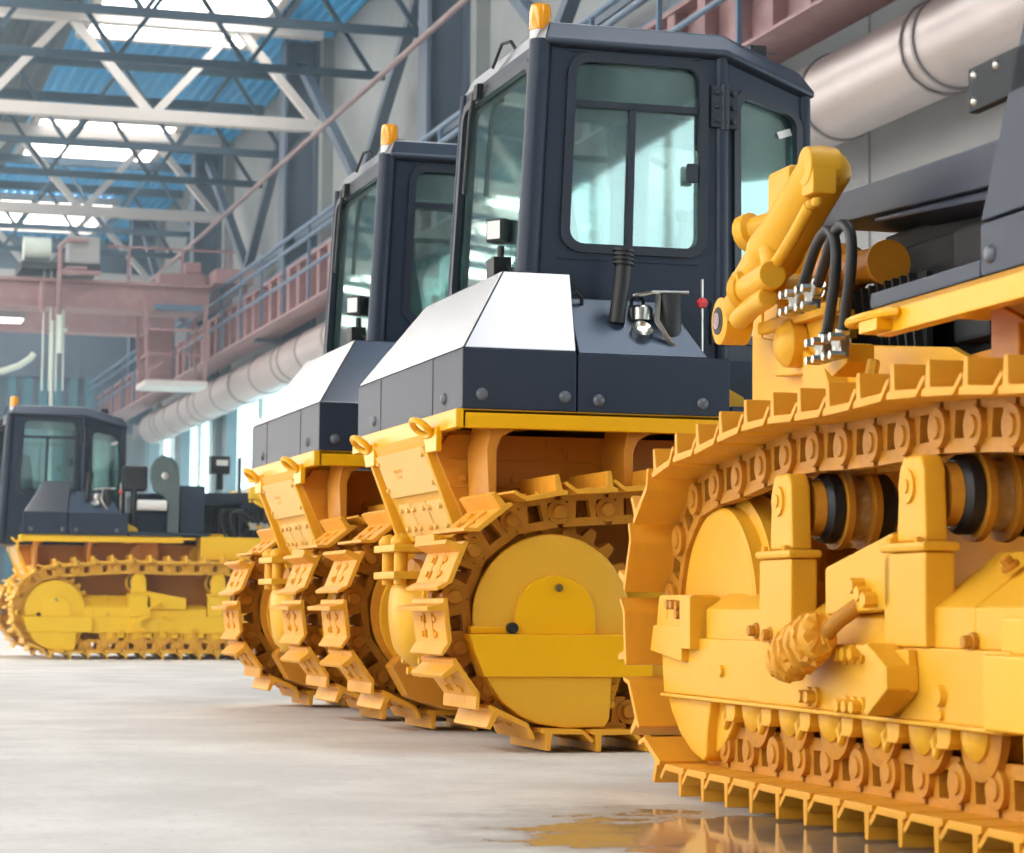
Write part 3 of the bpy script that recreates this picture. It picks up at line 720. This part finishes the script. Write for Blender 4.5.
# far machine's stronger light put into brighter copies of its yellows
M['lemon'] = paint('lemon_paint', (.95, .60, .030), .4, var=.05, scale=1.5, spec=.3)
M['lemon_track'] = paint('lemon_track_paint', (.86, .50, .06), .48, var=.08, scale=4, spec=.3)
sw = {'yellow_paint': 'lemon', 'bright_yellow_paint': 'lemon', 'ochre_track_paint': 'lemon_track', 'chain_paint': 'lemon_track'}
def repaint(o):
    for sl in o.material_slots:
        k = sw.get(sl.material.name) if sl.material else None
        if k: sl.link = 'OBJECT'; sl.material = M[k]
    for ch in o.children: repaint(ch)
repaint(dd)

# wrapped ribbed bundle hanging on the nearest machine's frame
b = MB()
o, d = Vector((1.585, 1.13, .415)), Vector((-.31, 0, .085)); dn = d.normalized(); prof = [(0, 0)]
for i in range(41):
    t = i/40; prof.append((t*d.length, (.036+.024*min(1, t*4)*min(1, (1-t)*5+.3))*(1+.17*(1 if i % 6 < 4 else -1)) if 0 < i < 40 else .03))
prof.append((d.length, 0))
b.lathe(prof, o, dn, 28)
for v in b.bm.verts:
    v.co += Vector((random.uniform(-1, 1), random.uniform(-1, 1), random.uniform(-1, 1)))*.005
    v.co.y = 1.145+(v.co.y-1.13)*.8
b.mat(1).tube([o+d*.95, o+d*1.1+Vector((0, -.02, .025)), o+d*1.15+Vector((0, -.07, .06))], .022, 10)
bun = b.build('wrapped_bundle', ['ochre', 'chain'])
bun.location = (3.6464, 4.5757, 0); bun.rotation_euler = (0, 0, pi/2-.027)
tag(bun, 'crumpled ribbed yellow bundle hanging on the track frame of the nearest bulldozer', 'bundle')

# ------------------------------------------------------------------ hall
def bumpy_mat(name, col, rough, **k): return paint(name, col, rough, **k)
M['concrete'] = paint('wall_concrete', (.50, .48, .44), .8, var=.18, scale=.6, dirt=(.30, .29, .28), dirt_amt=.4)
M['beige'] = paint('beige_plaster', (.25, .27, .275), .8, var=.15, scale=.5, dirt=(.35, .36, .36), dirt_amt=.35)
M['greywall'] = paint('grey_panel', (.36, .37, .375), .7, var=.10, scale=.7)
M['column'] = paint('blue_grey_steel', (.085, .115, .16), .6, var=.12, scale=1)
M['pier'] = paint('pier_paint', (.20, .27, .31), .6, var=.1)
M['truss'] = paint('white_truss_paint', (.56, .54, .52), .5, var=.06, scale=1)
M['joist'] = paint('dark_joist_paint', (.022, .05, .08), .6, var=.12, scale=1)
M['roof_blue'] = paint('blue_roof_sheet', (.04, .42, .80), .45, var=.15, scale=.3)
M['roof_grey'] = paint('grey_roof_sheet', (.07, .095, .115), .6, var=.18, scale=.3)
M['pink'] = paint('faded_red_crane_paint', (.30, .175, .18), .55, var=.12, scale=1.2, dirt=(.40, .33, .33), dirt_amt=.4)
M['pipe_red'] = paint('dull_red_pipe', (.26, .19, .19), .6)
M['rail_blue'] = paint('blue_rail_paint', (.09, .155, .24), .5, var=.1)
M['teal'] = paint('teal_curtain_sheet', (.045, .16, .21), .6, var=.2, scale=.8)
M['duct'] = paint('galvanised_duct', (.56, .50, .49), .38, metal=.55, var=.16, scale=1.2)
M['seam'] = paint('duct_band_metal', (.30, .29, .30), .4, metal=.5, var=.1)
M['palegreen'] = paint('pale_pipe', (.60, .68, .62), .5, var=.1)
M['skylight'] = emis('skylight_panel', (1.0, .985, .95), 8.0)
M['cyanwin'] = emis('daylit_window_pane', (.60, .93, 1.0), 2.4)
M['sidewin'] = emis('daylit_side_window_pane', (1.0, .985, .96), 3.4)
M['lamp'] = emis('lamp_panel', (1.0, 1.0, .97), 3.0)

# floor: pale concrete with stains and a wet patch by the nearest machine
m, nt, bs = new_mat('concrete_floor'); L = nt.links.new
tc = nt.nodes.new('ShaderNodeTexCoord')
def noise(sc, det=6, ro=.6, vec=None):
    n = nt.nodes.new('ShaderNodeTexNoise'); n.inputs['Scale'].default_value = sc; n.inputs['Detail'].default_value = det; n.inputs['Roughness'].default_value = ro
    L(vec or tc.outputs['Object'], n.inputs['Vector']); return n.outputs['Fac']
def mrange(x, a, b_, c=0.0, d=1.0):
    n = nt.nodes.new('ShaderNodeMapRange'); n.interpolation_type = 'SMOOTHSTEP'
    for i, v in ((1, a), (2, b_), (3, c), (4, d)): n.inputs[i].default_value = v
    L(x, n.inputs[0]); return n.outputs[0]
def mixc(f, a, b_):
    n = nt.nodes.new('ShaderNodeMix'); n.data_type = 'RGBA'; L(f, n.inputs[0])
    for i, v in ((6, a), (7, b_)):
        if isinstance(v, tuple): n.inputs[i].default_value = (*v, 1)
        else: L(v, n.inputs[i])
    return n.outputs[2]
def math_(op, a, b_):
    n = nt.nodes.new('ShaderNodeMath'); n.operation = op
    for i, v in ((0, a), (1, b_)):
        if isinstance(v, (int, float)): n.inputs[i].default_value = v
        else: L(v, n.inputs[i])
    return n.outputs[0]
mp = nt.nodes.new('ShaderNodeMapping'); mp.inputs['Scale'].default_value = (1.0, .8, 1); L(tc.outputs['Object'], mp.inputs['Vector'])
c = mixc(mrange(noise(1.1, 8, .65, mp.outputs[0]), .35, .68), (.58, .565, .54), (.76, .745, .72))
c = mixc(mrange(noise(5, 9, .7), .55, .78, 0, .55), c, (.50, .48, .45))
c = mixc(mrange(noise(22, 8, .75), .50, .72, 0, .5), c, (.42, .40, .375))
c = mixc(mrange(noise(38, 3, .6), .64, .72, 0, .75), c, (.30, .285, .27))
sx = nt.nodes.new('ShaderNodeSeparateXYZ'); L(tc.outputs['Object'], sx.inputs[0])
dx = math_('DIVIDE', math_('SUBTRACT', sx.outputs[0], 2.32), .66); dy = math_('DIVIDE', math_('SUBTRACT', sx.outputs[1], 5.70), .95)
r2 = math_('ADD', math_('MULTIPLY', dx, dx), math_('MULTIPLY', dy, dy))
r2 = math_('ADD', r2, math_('MULTIPLY', math_('SUBTRACT', noise(3.4, 7, .68), .5), 3.6))
wet = mrange(r2, 1.05, .45)
damp = mrange(r2, 1.9, .9)
c = mixc(math_('MULTIPLY', damp, .55), c, (.30, .28, .26))
c = mixc(math_('MULTIPLY', wet, .75), c, (.14, .13, .12))
L(c, bs.inputs['Base Color'])
rg_ = math_('SUBTRACT', math_('ADD', .50, math_('MULTIPLY', noise(3, 5), .2)), math_('MULTIPLY', wet, math_('ADD', .36, math_('MULTIPLY', noise(7, 4), .32)))); L(rg_, bs.inputs['Roughness'])
bp = nt.nodes.new('ShaderNodeBump'); bp.inputs['Distance'].default_value = .01
L(math_('SUBTRACT', .22, math_('MULTIPLY', wet, .215)), bp.inputs['Strength']); L(noise(30, 6, .7), bp.inputs['Height']); L(bp.outputs[0], bs.inputs['Normal'])
M['floor'] = m

def struct(b, name, mats, **k): return tag(b.build(name, mats, **k), kind='structure')
HX0, HX1, HY0, HY1, HZ = -14.0, 9.1, -14.0, 69.0, 10.75
struct(MB().box(HX0-.3, HX1+.3, HY0, HY1+.3, -.3, 0), 'floor', 'floor')
# ceiling: corrugated sheets, ribs along the hall
def corr(x0, x1, name, mat):
    b = MB(); per = .21; n = int((x1-x0)/per); lo, hi = [], []
    pts = []
    for i in range(n):
        x = x0+per*i
        pts += [(x, HZ), (x+per*.35, HZ), (x+per*.5, HZ+.06), (x+per*.85, HZ+.06)]
    pts.append((x1, HZ))
    for (x, z) in pts: lo.append(b.v((x, HY0, z))); hi.append(b.v((x, HY1, z)))
    for i in range(len(pts)-1): b._f([lo[i], hi[i], hi[i+1], lo[i+1]])
    top = b.box(x0, x1, HY0, HY1, HZ+.10, HZ+.16)
    return struct(b, name, mat)
corr(HX0, 4.55, 'ceiling_left', 'roof_grey'); corr(4.55, HX1+.3, 'ceiling_right', 'roof_blue')
# right wall
b = MB()
b.box(HX1, HX1+.3, HY0, HY1, 6.4, HZ+.1)
b.mat(1).box(HX1, HX1+.3, HY0, 44.0, 0, 6.4); b.mat(1).box(HX1, HX1+.3, 44.0, HY1, 5.2, 6.4)
b.mat(1).box(HX1, HX1+.3, 44.0, HY1, 0, .9)
for (y0, y1) in ((52.9, 54.5), (59.4, 60.4), (65.5, 69.0)): b.mat(2).box(HX1-.12, HX1+.3, y0, y1, .9, 5.2)
b.mat(1)
for y in range(-12, 44, 4): b.box(HX1-.02, HX1, y, y+.04, 0, 6.4)
for z in (1.6, 3.2, 4.25): b.box(HX1-.02, HX1, HY0, 44, z, z+.03)
struct(b, 'wall_right', ['beige', 'greywall', 'pier'])
for k, (y0, y1) in enumerate(((44.0, 52.9), (54.5, 59.4), (60.4, 65.5))):
    b = MB(); b.box(HX1+.12, HX1+.16, y0, y1, .9, 5.2)
    b.mat(1)
    n = 3
    for i in range(1, n): b.box(HX1+.04, HX1+.12, y0+(y1-y0)*i/n-.05, y0+(y1-y0)*i/n+.05, .9, 5.2)
    b.box(HX1+.04, HX1+.12, y0, y1, 3.0, 3.1)
    struct(b, 'window_%d' % (k+1), ['cyanwin', 'truss'])
# added unseen window bands, glowing so the cab glass mirrors them
M['nearwin'] = emis('near_window_pane', (.86, .97, 1.0), 3.4)
for k, (y0, y1, z0, z1) in enumerate(((-13, 0, 3.1, 6.1), (1.0, 12, .9, 3.45))):
    b = MB(); b.box(HX1-.07, HX1-.02, y0, y1, z0, z1); b.mat(1)
    n = int((y1-y0)/2.5)
    for i in range(n+1): b.box(HX1-.13, HX1-.07, y0+(y1-y0)*i/n-.05, y0+(y1-y0)*i/n+.05, z0, z1)
    b.box(HX1-.13, HX1-.07, y0, y1, (z0+z1)/2-.05, (z0+z1)/2+.05)
    struct(b, 'window_%d' % (k+15), ['nearwin', 'truss'])
# unseen left wall; its glowing window bands supply light from the left
b = MB(); b.box(HX0-.3, HX0, HY0, HY1, 0, 1.4); b.box(HX0-.3, HX0, HY0, HY1, 8.6, HZ+.1)
for k in range(9): b.box(HX0-.3, HX0, HY0+10.3*k, HY0+10.3*k+.8, 1.4, 8.6)
struct(b, 'wall_left', 'beige')
for k in range(8):
    y0, y1 = HY0+10.3*k+.8, HY0+10.3*(k+1); b = MB(); b.box(HX0-.2, HX0-.16, y0, y1, 1.4, 8.6); b.mat(1)
    for i in range(1, 5): b.box(HX0-.16, HX0-.08, y0+(y1-y0)*i/5-.05, y0+(y1-y0)*i/5+.05, 1.4, 8.6)
    for z in (3.8, 6.2): b.box(HX0-.16, HX0-.08, y0, y1, z-.05, z+.05)
    struct(b, 'window_%d' % (k+4), ['sidewin', 'truss'])
# far end wall: ribbed teal sheet below, darker steel above, beige pier
b = MB(); b.box(HX0, HX1, HY1, HY1+.3, 0, HZ+.1)
b.mat(1)
x = -4.0
while x < 7.9: b.box(x, x+.22, HY1-.10, HY1, 0, 6.9); x += .42
b.mat(2).box(8.0, HX1, HY1-.16, HY1, 0, 5.4)
b.mat(3).box(-4, 9, HY1-.14, HY1, 6.9, 7.1)
struct(b, 'wall_end', ['column', 'teal', 'beige', 'column'])
b = MB(); b.box(-13.8, -4.6, HY1-.12, HY1-.06, 1.2, 10.2); b.mat(1)  # unseen glowing window, added to be mirrored in the rear cab glass
for q in range(8): b.box(-13.7+1.2*q, -13.6+1.2*q, HY1-.18, HY1-.12, 1.2, 10.2)
struct(b, 'window_18', ['sidewin', 'truss'])
# wall behind the photographer, with a wide open gateway
b = MB(); b.box(HX0, -9, HY0-.3, HY0, 0, HZ); b.box(7, HX1, HY0-.3, HY0, 0, HZ); b.box(-9, 7, HY0-.3, HY0, 8.0, HZ)
struct(b, 'wall_back', 'beige')

# skylights
k = 0
for yy in (-3.2, 5.5, 17.4, 28.0, 38.6, 51.2, 61.8):
    for (x0, x1) in ((4.75, 7.55),):
        k += 1
        b = MB(); b.box(x0, x1, yy, yy+4.9, HZ-.10, HZ-.06); b.mat(1)
        for (xa, xb, ya, yb) in ((x0-.15, x0, yy-.15, yy+5.05), (x1, x1+.15, yy-.15, yy+5.05), (x0, x1, yy-.15, yy), (x0, x1, yy+4.9, yy+5.05)): b.box(xa, xb, ya, yb, HZ-.16, HZ+.02)
        s_ = struct(b, 'window_%d' % (20+k), ['skylight', 'truss'])

b = MB(); b.box(-.6, 2.9, 24, 67.5, HZ-.10, HZ-.06); b.mat(1)  # unseen skylight strip, added so the rear tank slopes mirror white
for (xa, xb) in ((-.75, -.6), (2.9, 3.05)): b.box(xa, xb, 23.9, 67.6, HZ-.16, HZ+.02)
for q in range(15): b.box(-.6, 2.9, 24+3*q, 24.1+3*q, HZ-.15, HZ-.09)
struct(b, 'window_19', ['skylight', 'truss'])
b = MB(); b.box(-12.6, -7.6, -12, 67.5, HZ-.10, HZ-.06); b.mat(1)  # unseen strip over the left side, added for white reflections in upper glass
for (xa, xb) in ((-12.75, -12.6), (-7.6, -7.45)): b.box(xa, xb, -12.1, 67.6, HZ-.16, HZ+.02)
for q in range(27): b.box(-12.6, -7.6, -12+3*q, -11.9+3*q, HZ-.15, HZ-.09)
struct(b, 'window_17', ['skylight', 'truss'])
# columns
for i, y in enumerate((2.2, 12.5, 22.8, 33.1, 43.4, 53.7, 64.0)):
    b = MB(); b.box(8.28, 8.34, y-.25, y+.25, 5.3, HZ); b.box(8.84, 8.90, y-.25, y+.25, 5.3, HZ); b.box(8.34, 8.84, y-.04, y+.04, 5.3, HZ)
    b.mat(2).box(8.84, 9.12, y-.22, y+.22, 0, 5.3); b.box(8.80, 9.12, y-.3, y+.3, 0, .05)
    b.mat(1).box(8.90, 9.1, y-.55, y+.55, 5.3, HZ)
    o = b.build('column', ['column', 'beige', 'pier']); tag(o, kind='structure')
# knee braces on the wall between columns
for y in (17.6, 27.9, 38.3, 48.5, 58.8):
    b = MB(); b.bar((8.6, y-5.0, 10.3), (8.6, y, 7.3), .16); b.bar((8.6, y+5.0, 10.3), (8.6, y, 7.3), .16); b.bar((8.6, y-5.15, 7.2), (8.6, y+5.15, 7.2), .18)
    tag(b.build('beam', 'column'), kind='structure')
# main trusses
ord_ = ['nearest', 'second', 'third', 'fourth']
for k, y in enumerate((31.0, 41.3, 51.7, 62.1)):
    r = empty('roof_truss', (8.5, y, 8.82))
    lab = ['white roof truss nearest the camera, mostly above the top edge of the photo', 'white roof truss with the large bright V braces at the upper left', 'white roof truss in front of the lower long skylight, above the crane trolley', 'farthest white roof truss, low behind the overhead crane'][k]
    tag(r, lab, 'roof truss', 'white roof trusses')
    b = MB(); b.box(-22.4, .05, -.11, .11, -.10, .10); b.build('bottom_chord', 'truss', r)
    b = MB(); b.box(-22.4, .05, -.12, .12, 1.52, 1.74); b.build('top_chord', 'truss', r)
    x = 0.0; j = 0
    while x > -21:
        for (xa, xb) in ((x, x-1.42), (x-2.84, x-1.42)):
            b = MB(); b.bar((xa, 0, 0), (xb, 0, 1.62), .15, .13); b.build('diagonal_brace', 'truss', r)
        x -= 2.84
# light dark joists
jl = ['dark steel roof joist nearest the camera, topmost of the dark beams', 'second dark roof joist from the top, crossing the bright V braces', 'dark roof joist just behind the upper white truss', 'dark roof joist between the two white trusses, in front of the lower skylight', 'dark roof joist just behind the lower white truss', 'farthest dark roof joist, behind the crane trolley']
for k, y in enumerate((34.6, 37.6, 44.8, 48.1, 55.1, 58.6)):
    r = tag(empty('roof_joist', (8.6, y, 8.95)), jl[k], 'roof joist', 'dark roof joists')
    b = MB(); b.box(-22.5, .2, -.05, .05, -.06, .06); b.build('bottom_chord', 'joist', r)
    b = MB(); b.box(-22.5, .2, -.07, .07, 1.40, 1.58); b.build('top_chord', 'joist', r)
    x = .0
    while x > -21:
        for (xa, xb) in ((x, x-1.0), (x-2.0, x-1.0)):
            b = MB(); b.bar((xa, 0, 0), (xb, 0, 1.45), .07, .07); b.build('diagonal_brace', 'joist', r)
        x -= 2.0
# longitudinal pipe under the roof
tag(MB().cyl((8.1, 10, 8.35), (8.1, 68, 8.35), .045, n=12).build('wall_pipe', 'pipe_red'), 'thin faded red pipe running along the columns under the roof', 'pipe')
# crane runway girder with stiffeners, rail and handrails
r = tag(empty('crane_runway', (8.1, 0, 5.4)), 'faded red crane runway girder with upright stiffeners along the right wall', 'crane runway')
b = MB(); b.box(-.18, .18, 1, 68, 0, .05); b.box(-.02, .02, 1, 68, .05, .85); b.box(-.18, .18, 1, 68, .85, .90); b.build('girder', 'pink', r)
y = 1.5; b = MB()
for q in range(81):
    b.box(-.16, -.02, y-.10, y+.10, .05, .85); y += .82
tag(b.build('stiffeners', 'pink', r), kind='stuff')
b = MB(); b.box(-.06, .06, 1, 68, .90, 1.02); b.build('crane_rail', 'rail_blue', r)
hr = MB()
for z in (1.25, 1.05): hr.cyl((-.35, 1, z), (-.35, 68, z), .035, n=8)
hr.cyl((-.35, 1, .55), (-.35, 68, .55), .03, n=8)
hr.build('handrail', 'rail_blue', r)
y = 1.3; po = None
while y < 67:
    if po is None:
        b = MB(); b.bar((-.35, 0, .0), (-.35, 0, 1.25), .045); b.bar((-.35, 0, .02), (.0, 0, .02), .05); po = b.build('handrail_post', 'rail_blue', r); o = po
    else: o = po.copy(); COL.objects.link(o)
    o.location = (0, y, 0); y += 2.05
b = MB(); b.box(-.42, -.18, 1, 68, -.03, .0); b.build('walkway_plate', 'pink', r)
# brackets that carry the girder
for y in (12.5, 22.8, 33.1, 43.4, 53.7, 64.0):
    b = MB(); b.prism([(-.25, -.04), (.95, -.04), (.95, -.12), (-.25, -.09)], y-.12, y+.12); b.build('support_bracket', 'column', r)
# duct
r = tag(empty('ventilation_duct', (8.35, 0, 4.88)), 'large round metal ventilation duct running along the right wall', 'duct')
MB().cyl((0, 1, 0), (0, 59.5, 0), .36, n=40).build('duct_tube', 'duct', r)
for k in range(27):
    y = 1.75+2.15*k; MB().lathe([(-.02, .362), (-.018, .378), (.018, .378), (.02, .362)], (0, y, 0), (0, 1, 0), 40).build('duct_band', 'seam', r)
for k in range(12):
    b = MB(); b.bar((0, 2+5*k, .37), (.7, 2+5*k, .55), .04); b.tube([(.375*cos(a), 2+5*k, .375*sin(a)) for a in [pi*i/8 for i in range(17)]], .012, 6); b.build('duct_hanger', 'seam', r)
b = MB(); b.cyl((8.8, 1, 5.25), (8.8, 62, 5.25), .06, n=10); tag(b.build('wall_pipe', 'greywall'), 'slim grey conduit on the wall just above the big duct', 'pipe')

# overhead crane
r = tag(empty('overhead_crane', (8.0, 47.0, 6.3)), 'faded red overhead travelling crane spanning the far end of the hall', 'crane')
b = MB(); b.box(-21.5, -.46, -.35, .35, -.12, .36); b.box(-21.5, -.46, -.45, .45, .34, .40); b.box(-21.5, -.46, -.45, .45, -.14, -.10); b.build('bridge_girder', 'pink', r)
b = MB(); b.box(-21.5, -.46, 4.0, 4.6, -.10, .42); b.build('bridge_girder', 'pink', r)
b = MB(); b.box(-.46, .25, -1.2, 5.4, .36, .62); b.cyl((.05, -.9, .30), (.15, -.9, .30), .16, n=20); b.cyl((.05, 5.1, .30), (.15, 5.1, .30), .16, n=20); b.build('end_carriage', 'pink', r)
t = MB(); t.box(-4.0, -2.55, -.6, .8, .55, .68)
t = t.build('trolley', 'dark', r)
MB().box(-3.12, -2.55, -.55, .2, .68, 1.2).build('motor_housing', 'greywall', t, bevel=.03)
b = MB(); b.cyl((-3.95, -.3, .95), (-3.45, -.3, .95), .22, n=20); b.build('hoist_drum', 'palegreen', t)
b = MB()
for (x, z) in ((-3.3, .98), (-3.3, .45)): b.tube([(x, -.65, -.3), (x, -.65, z), (x+.15, -.65, z+.12), (x+.5, -.65, z+.12)], .045, 8)
b.tube([(-2.55, -.65, .5), (-3.3, -.65, .48)], .05, 8); b.tube([(-3.62, -.65, .3), (-3.62, -.65, -.25)], .05, 8)
b.build('guard_rail', 'pink', t)
b = MB()
for x in (-3.55, -3.42, -3.3): b.cyl((x, -.3, -1.7), (x, -.3, .6), .018, n=6)
b.cyl((-3.25, -.45, -1.0), (-3.25, -.45, -.2), .05, n=8); b.lathe([(-.07, 0), (0, .09), (.07, 0)], (-3.18, -.4, -.55), (0, 0, 1), 12); b.cyl((-3.18, -.4, -1.7), (-3.18, -.4, -.2), .015, n=6)
b.build('hoist_cable', 'palegreen', t)
c_ = MB()
for x in (-1.62, -.55):
    for y in (-.6, .6): c_.bar((x, y, -1.48), (x-.08 if x < -1 else x, y, .0), .06)
for z in (-1.45, -.95, -.5):
    c_.bar((-1.6, -.6, z), (-.55, -.6, z), .04); c_.bar((-1.6, -.6, z), (-1.6, .6, z), .04)
c_.bar((-1.6, -.6, -1.3), (-.55, -.6, -.5), .04)
c_.box(-1.62, -1.0, .55, .6, -1.45, -.4); c_ = c_.build('operator_cage', 'pink', r)
MB().box(-1.68, -.5, -.66, .66, -1.56, -1.46).build('cage_floor', 'truss', c_)
MB().box(-1.5, -.6, -.6, .6, -.12, -.02).build('cage_roof', 'rail_blue', c_)
b = MB()
for x in (-2.0, -1.0, -.1): b.bar((x, -.45, .4), (x, -.45, 1.05), .05)
b.cyl((-2.4, -.45, 1.05), (.0, -.45, 1.05), .025, n=8)
b.build('guard_rail', 'pink', r)
b = MB(); b.box(-1.4, -.5, -.3, .3, .40, .62); b.box(-.9, -.6, -.3, .3, .62, .85); b.build('drive_unit', 'pink', r, bevel=.03)
# hanging lamp panel and curved pipe at far left
b = MB(); b.box(3.2, 4.25, 48.6, 49.2, 6.12, 6.16); b.mat(1).box(3.15, 4.3, 48.55, 49.25, 6.16, 6.3); b.cyl((3.7, 48.9, 6.3), (3.7, 48.9, 9.0), .02, n=8)
tag(b.build('ceiling_lamp', ['lamp', 'seam']), 'bright rectangular lamp hanging below the overhead crane at the left edge', 'lamp')
b = MB(); b.tube([(2.6, 47, 4.98), (3.4, 47, 4.93), (3.75, 47, 4.97), (4.05, 47, 5.08), (4.25, 47, 5.22), (4.32, 47, 5.32)], .06, 10)
b.cyl((2.6, 47, 4.98), (2.6, 47, 6.13), .03, n=8)
tag(b.build('festoon_cable', 'palegreen'), 'pale curved cable loop hanging under the overhead crane at the left edge', 'cable')
tag(MB().cyl((4.95, 50, 2.9), (4.95, 50, 6.3), .035, n=8).build('hanging_rope', 'palegreen'), 'thin pale rope hanging down behind the distant bulldozer cab', 'rope')

# ------------------------------------------------------------------ camera, world
F_, YAW, PIT, ROL, H_ = 2483., .283, .075, .009, .544
fw = Vector((sin(YAW)*cos(PIT), cos(YAW)*cos(PIT), sin(PIT))); rt = Vector((cos(YAW), -sin(YAW), 0)); up = rt.cross(fw)
rt, up = rt*cos(ROL)+up*sin(ROL), up*cos(ROL)-rt*sin(ROL)
cd = bpy.data.cameras.new('camera'); cam = bpy.data.objects.new('camera', cd); COL.objects.link(cam)
cam.matrix_world = Matrix(((rt.x, up.x, -fw.x, 0), (rt.y, up.y, -fw.y, 0), (rt.z, up.z, -fw.z, H_), (0, 0, 0, 1)))
cd.sensor_fit = 'HORIZONTAL'; cd.sensor_width = 36; cd.lens = F_*36/1024; cd.clip_end = 300
cd.dof.use_dof = True; cd.dof.focus_distance = 9.0; cd.dof.aperture_fstop = 6.3
scn.camera = cam
# thin dusty haze in the far part of the hall
hz = bpy.data.materials.new('hall_haze'); hz.use_nodes = True; nt = hz.node_tree; nt.nodes.clear()
o_ = nt.nodes.new('ShaderNodeOutputMaterial'); vsc = nt.nodes.new('ShaderNodeVolumeScatter')
vsc.inputs['Color'].default_value = (.62, .84, 1.0, 1); vsc.inputs['Density'].default_value = .0056; vsc.inputs['Anisotropy'].default_value = .2
nt.links.new(vsc.outputs[0], o_.inputs['Volume']); M['haze'] = hz
tag(MB().box(HX0+.4, 7.6, 15.5, HY1-.4, .02, HZ-.2).build('haze', 'haze'), 'thin bluish dusty haze filling the far part of the hall', 'haze', kind='stuff')
w = bpy.data.worlds.new('World'); scn.world = w; w.use_nodes = True
w.node_tree.nodes['Background'].inputs[0].default_value = (.92, .96, 1.0, 1); w.node_tree.nodes['Background'].inputs[1].default_value = .7
vs = scn.view_settings; vs.view_transform = 'Standard'; vs.look = 'None'; vs.gamma = 1; vs.use_curve_mapping = False; vs.exposure = -.56
cy = scn.cycles; cy.use_denoising = True; cy.max_bounces = 8; cy.diffuse_bounces = 4; cy.glossy_bounces = 4; cy.transparent_max_bounces = 10; cy.caustics_reflective = False; cy.caustics_refractive = False; cy.sample_clamp_indirect = 8
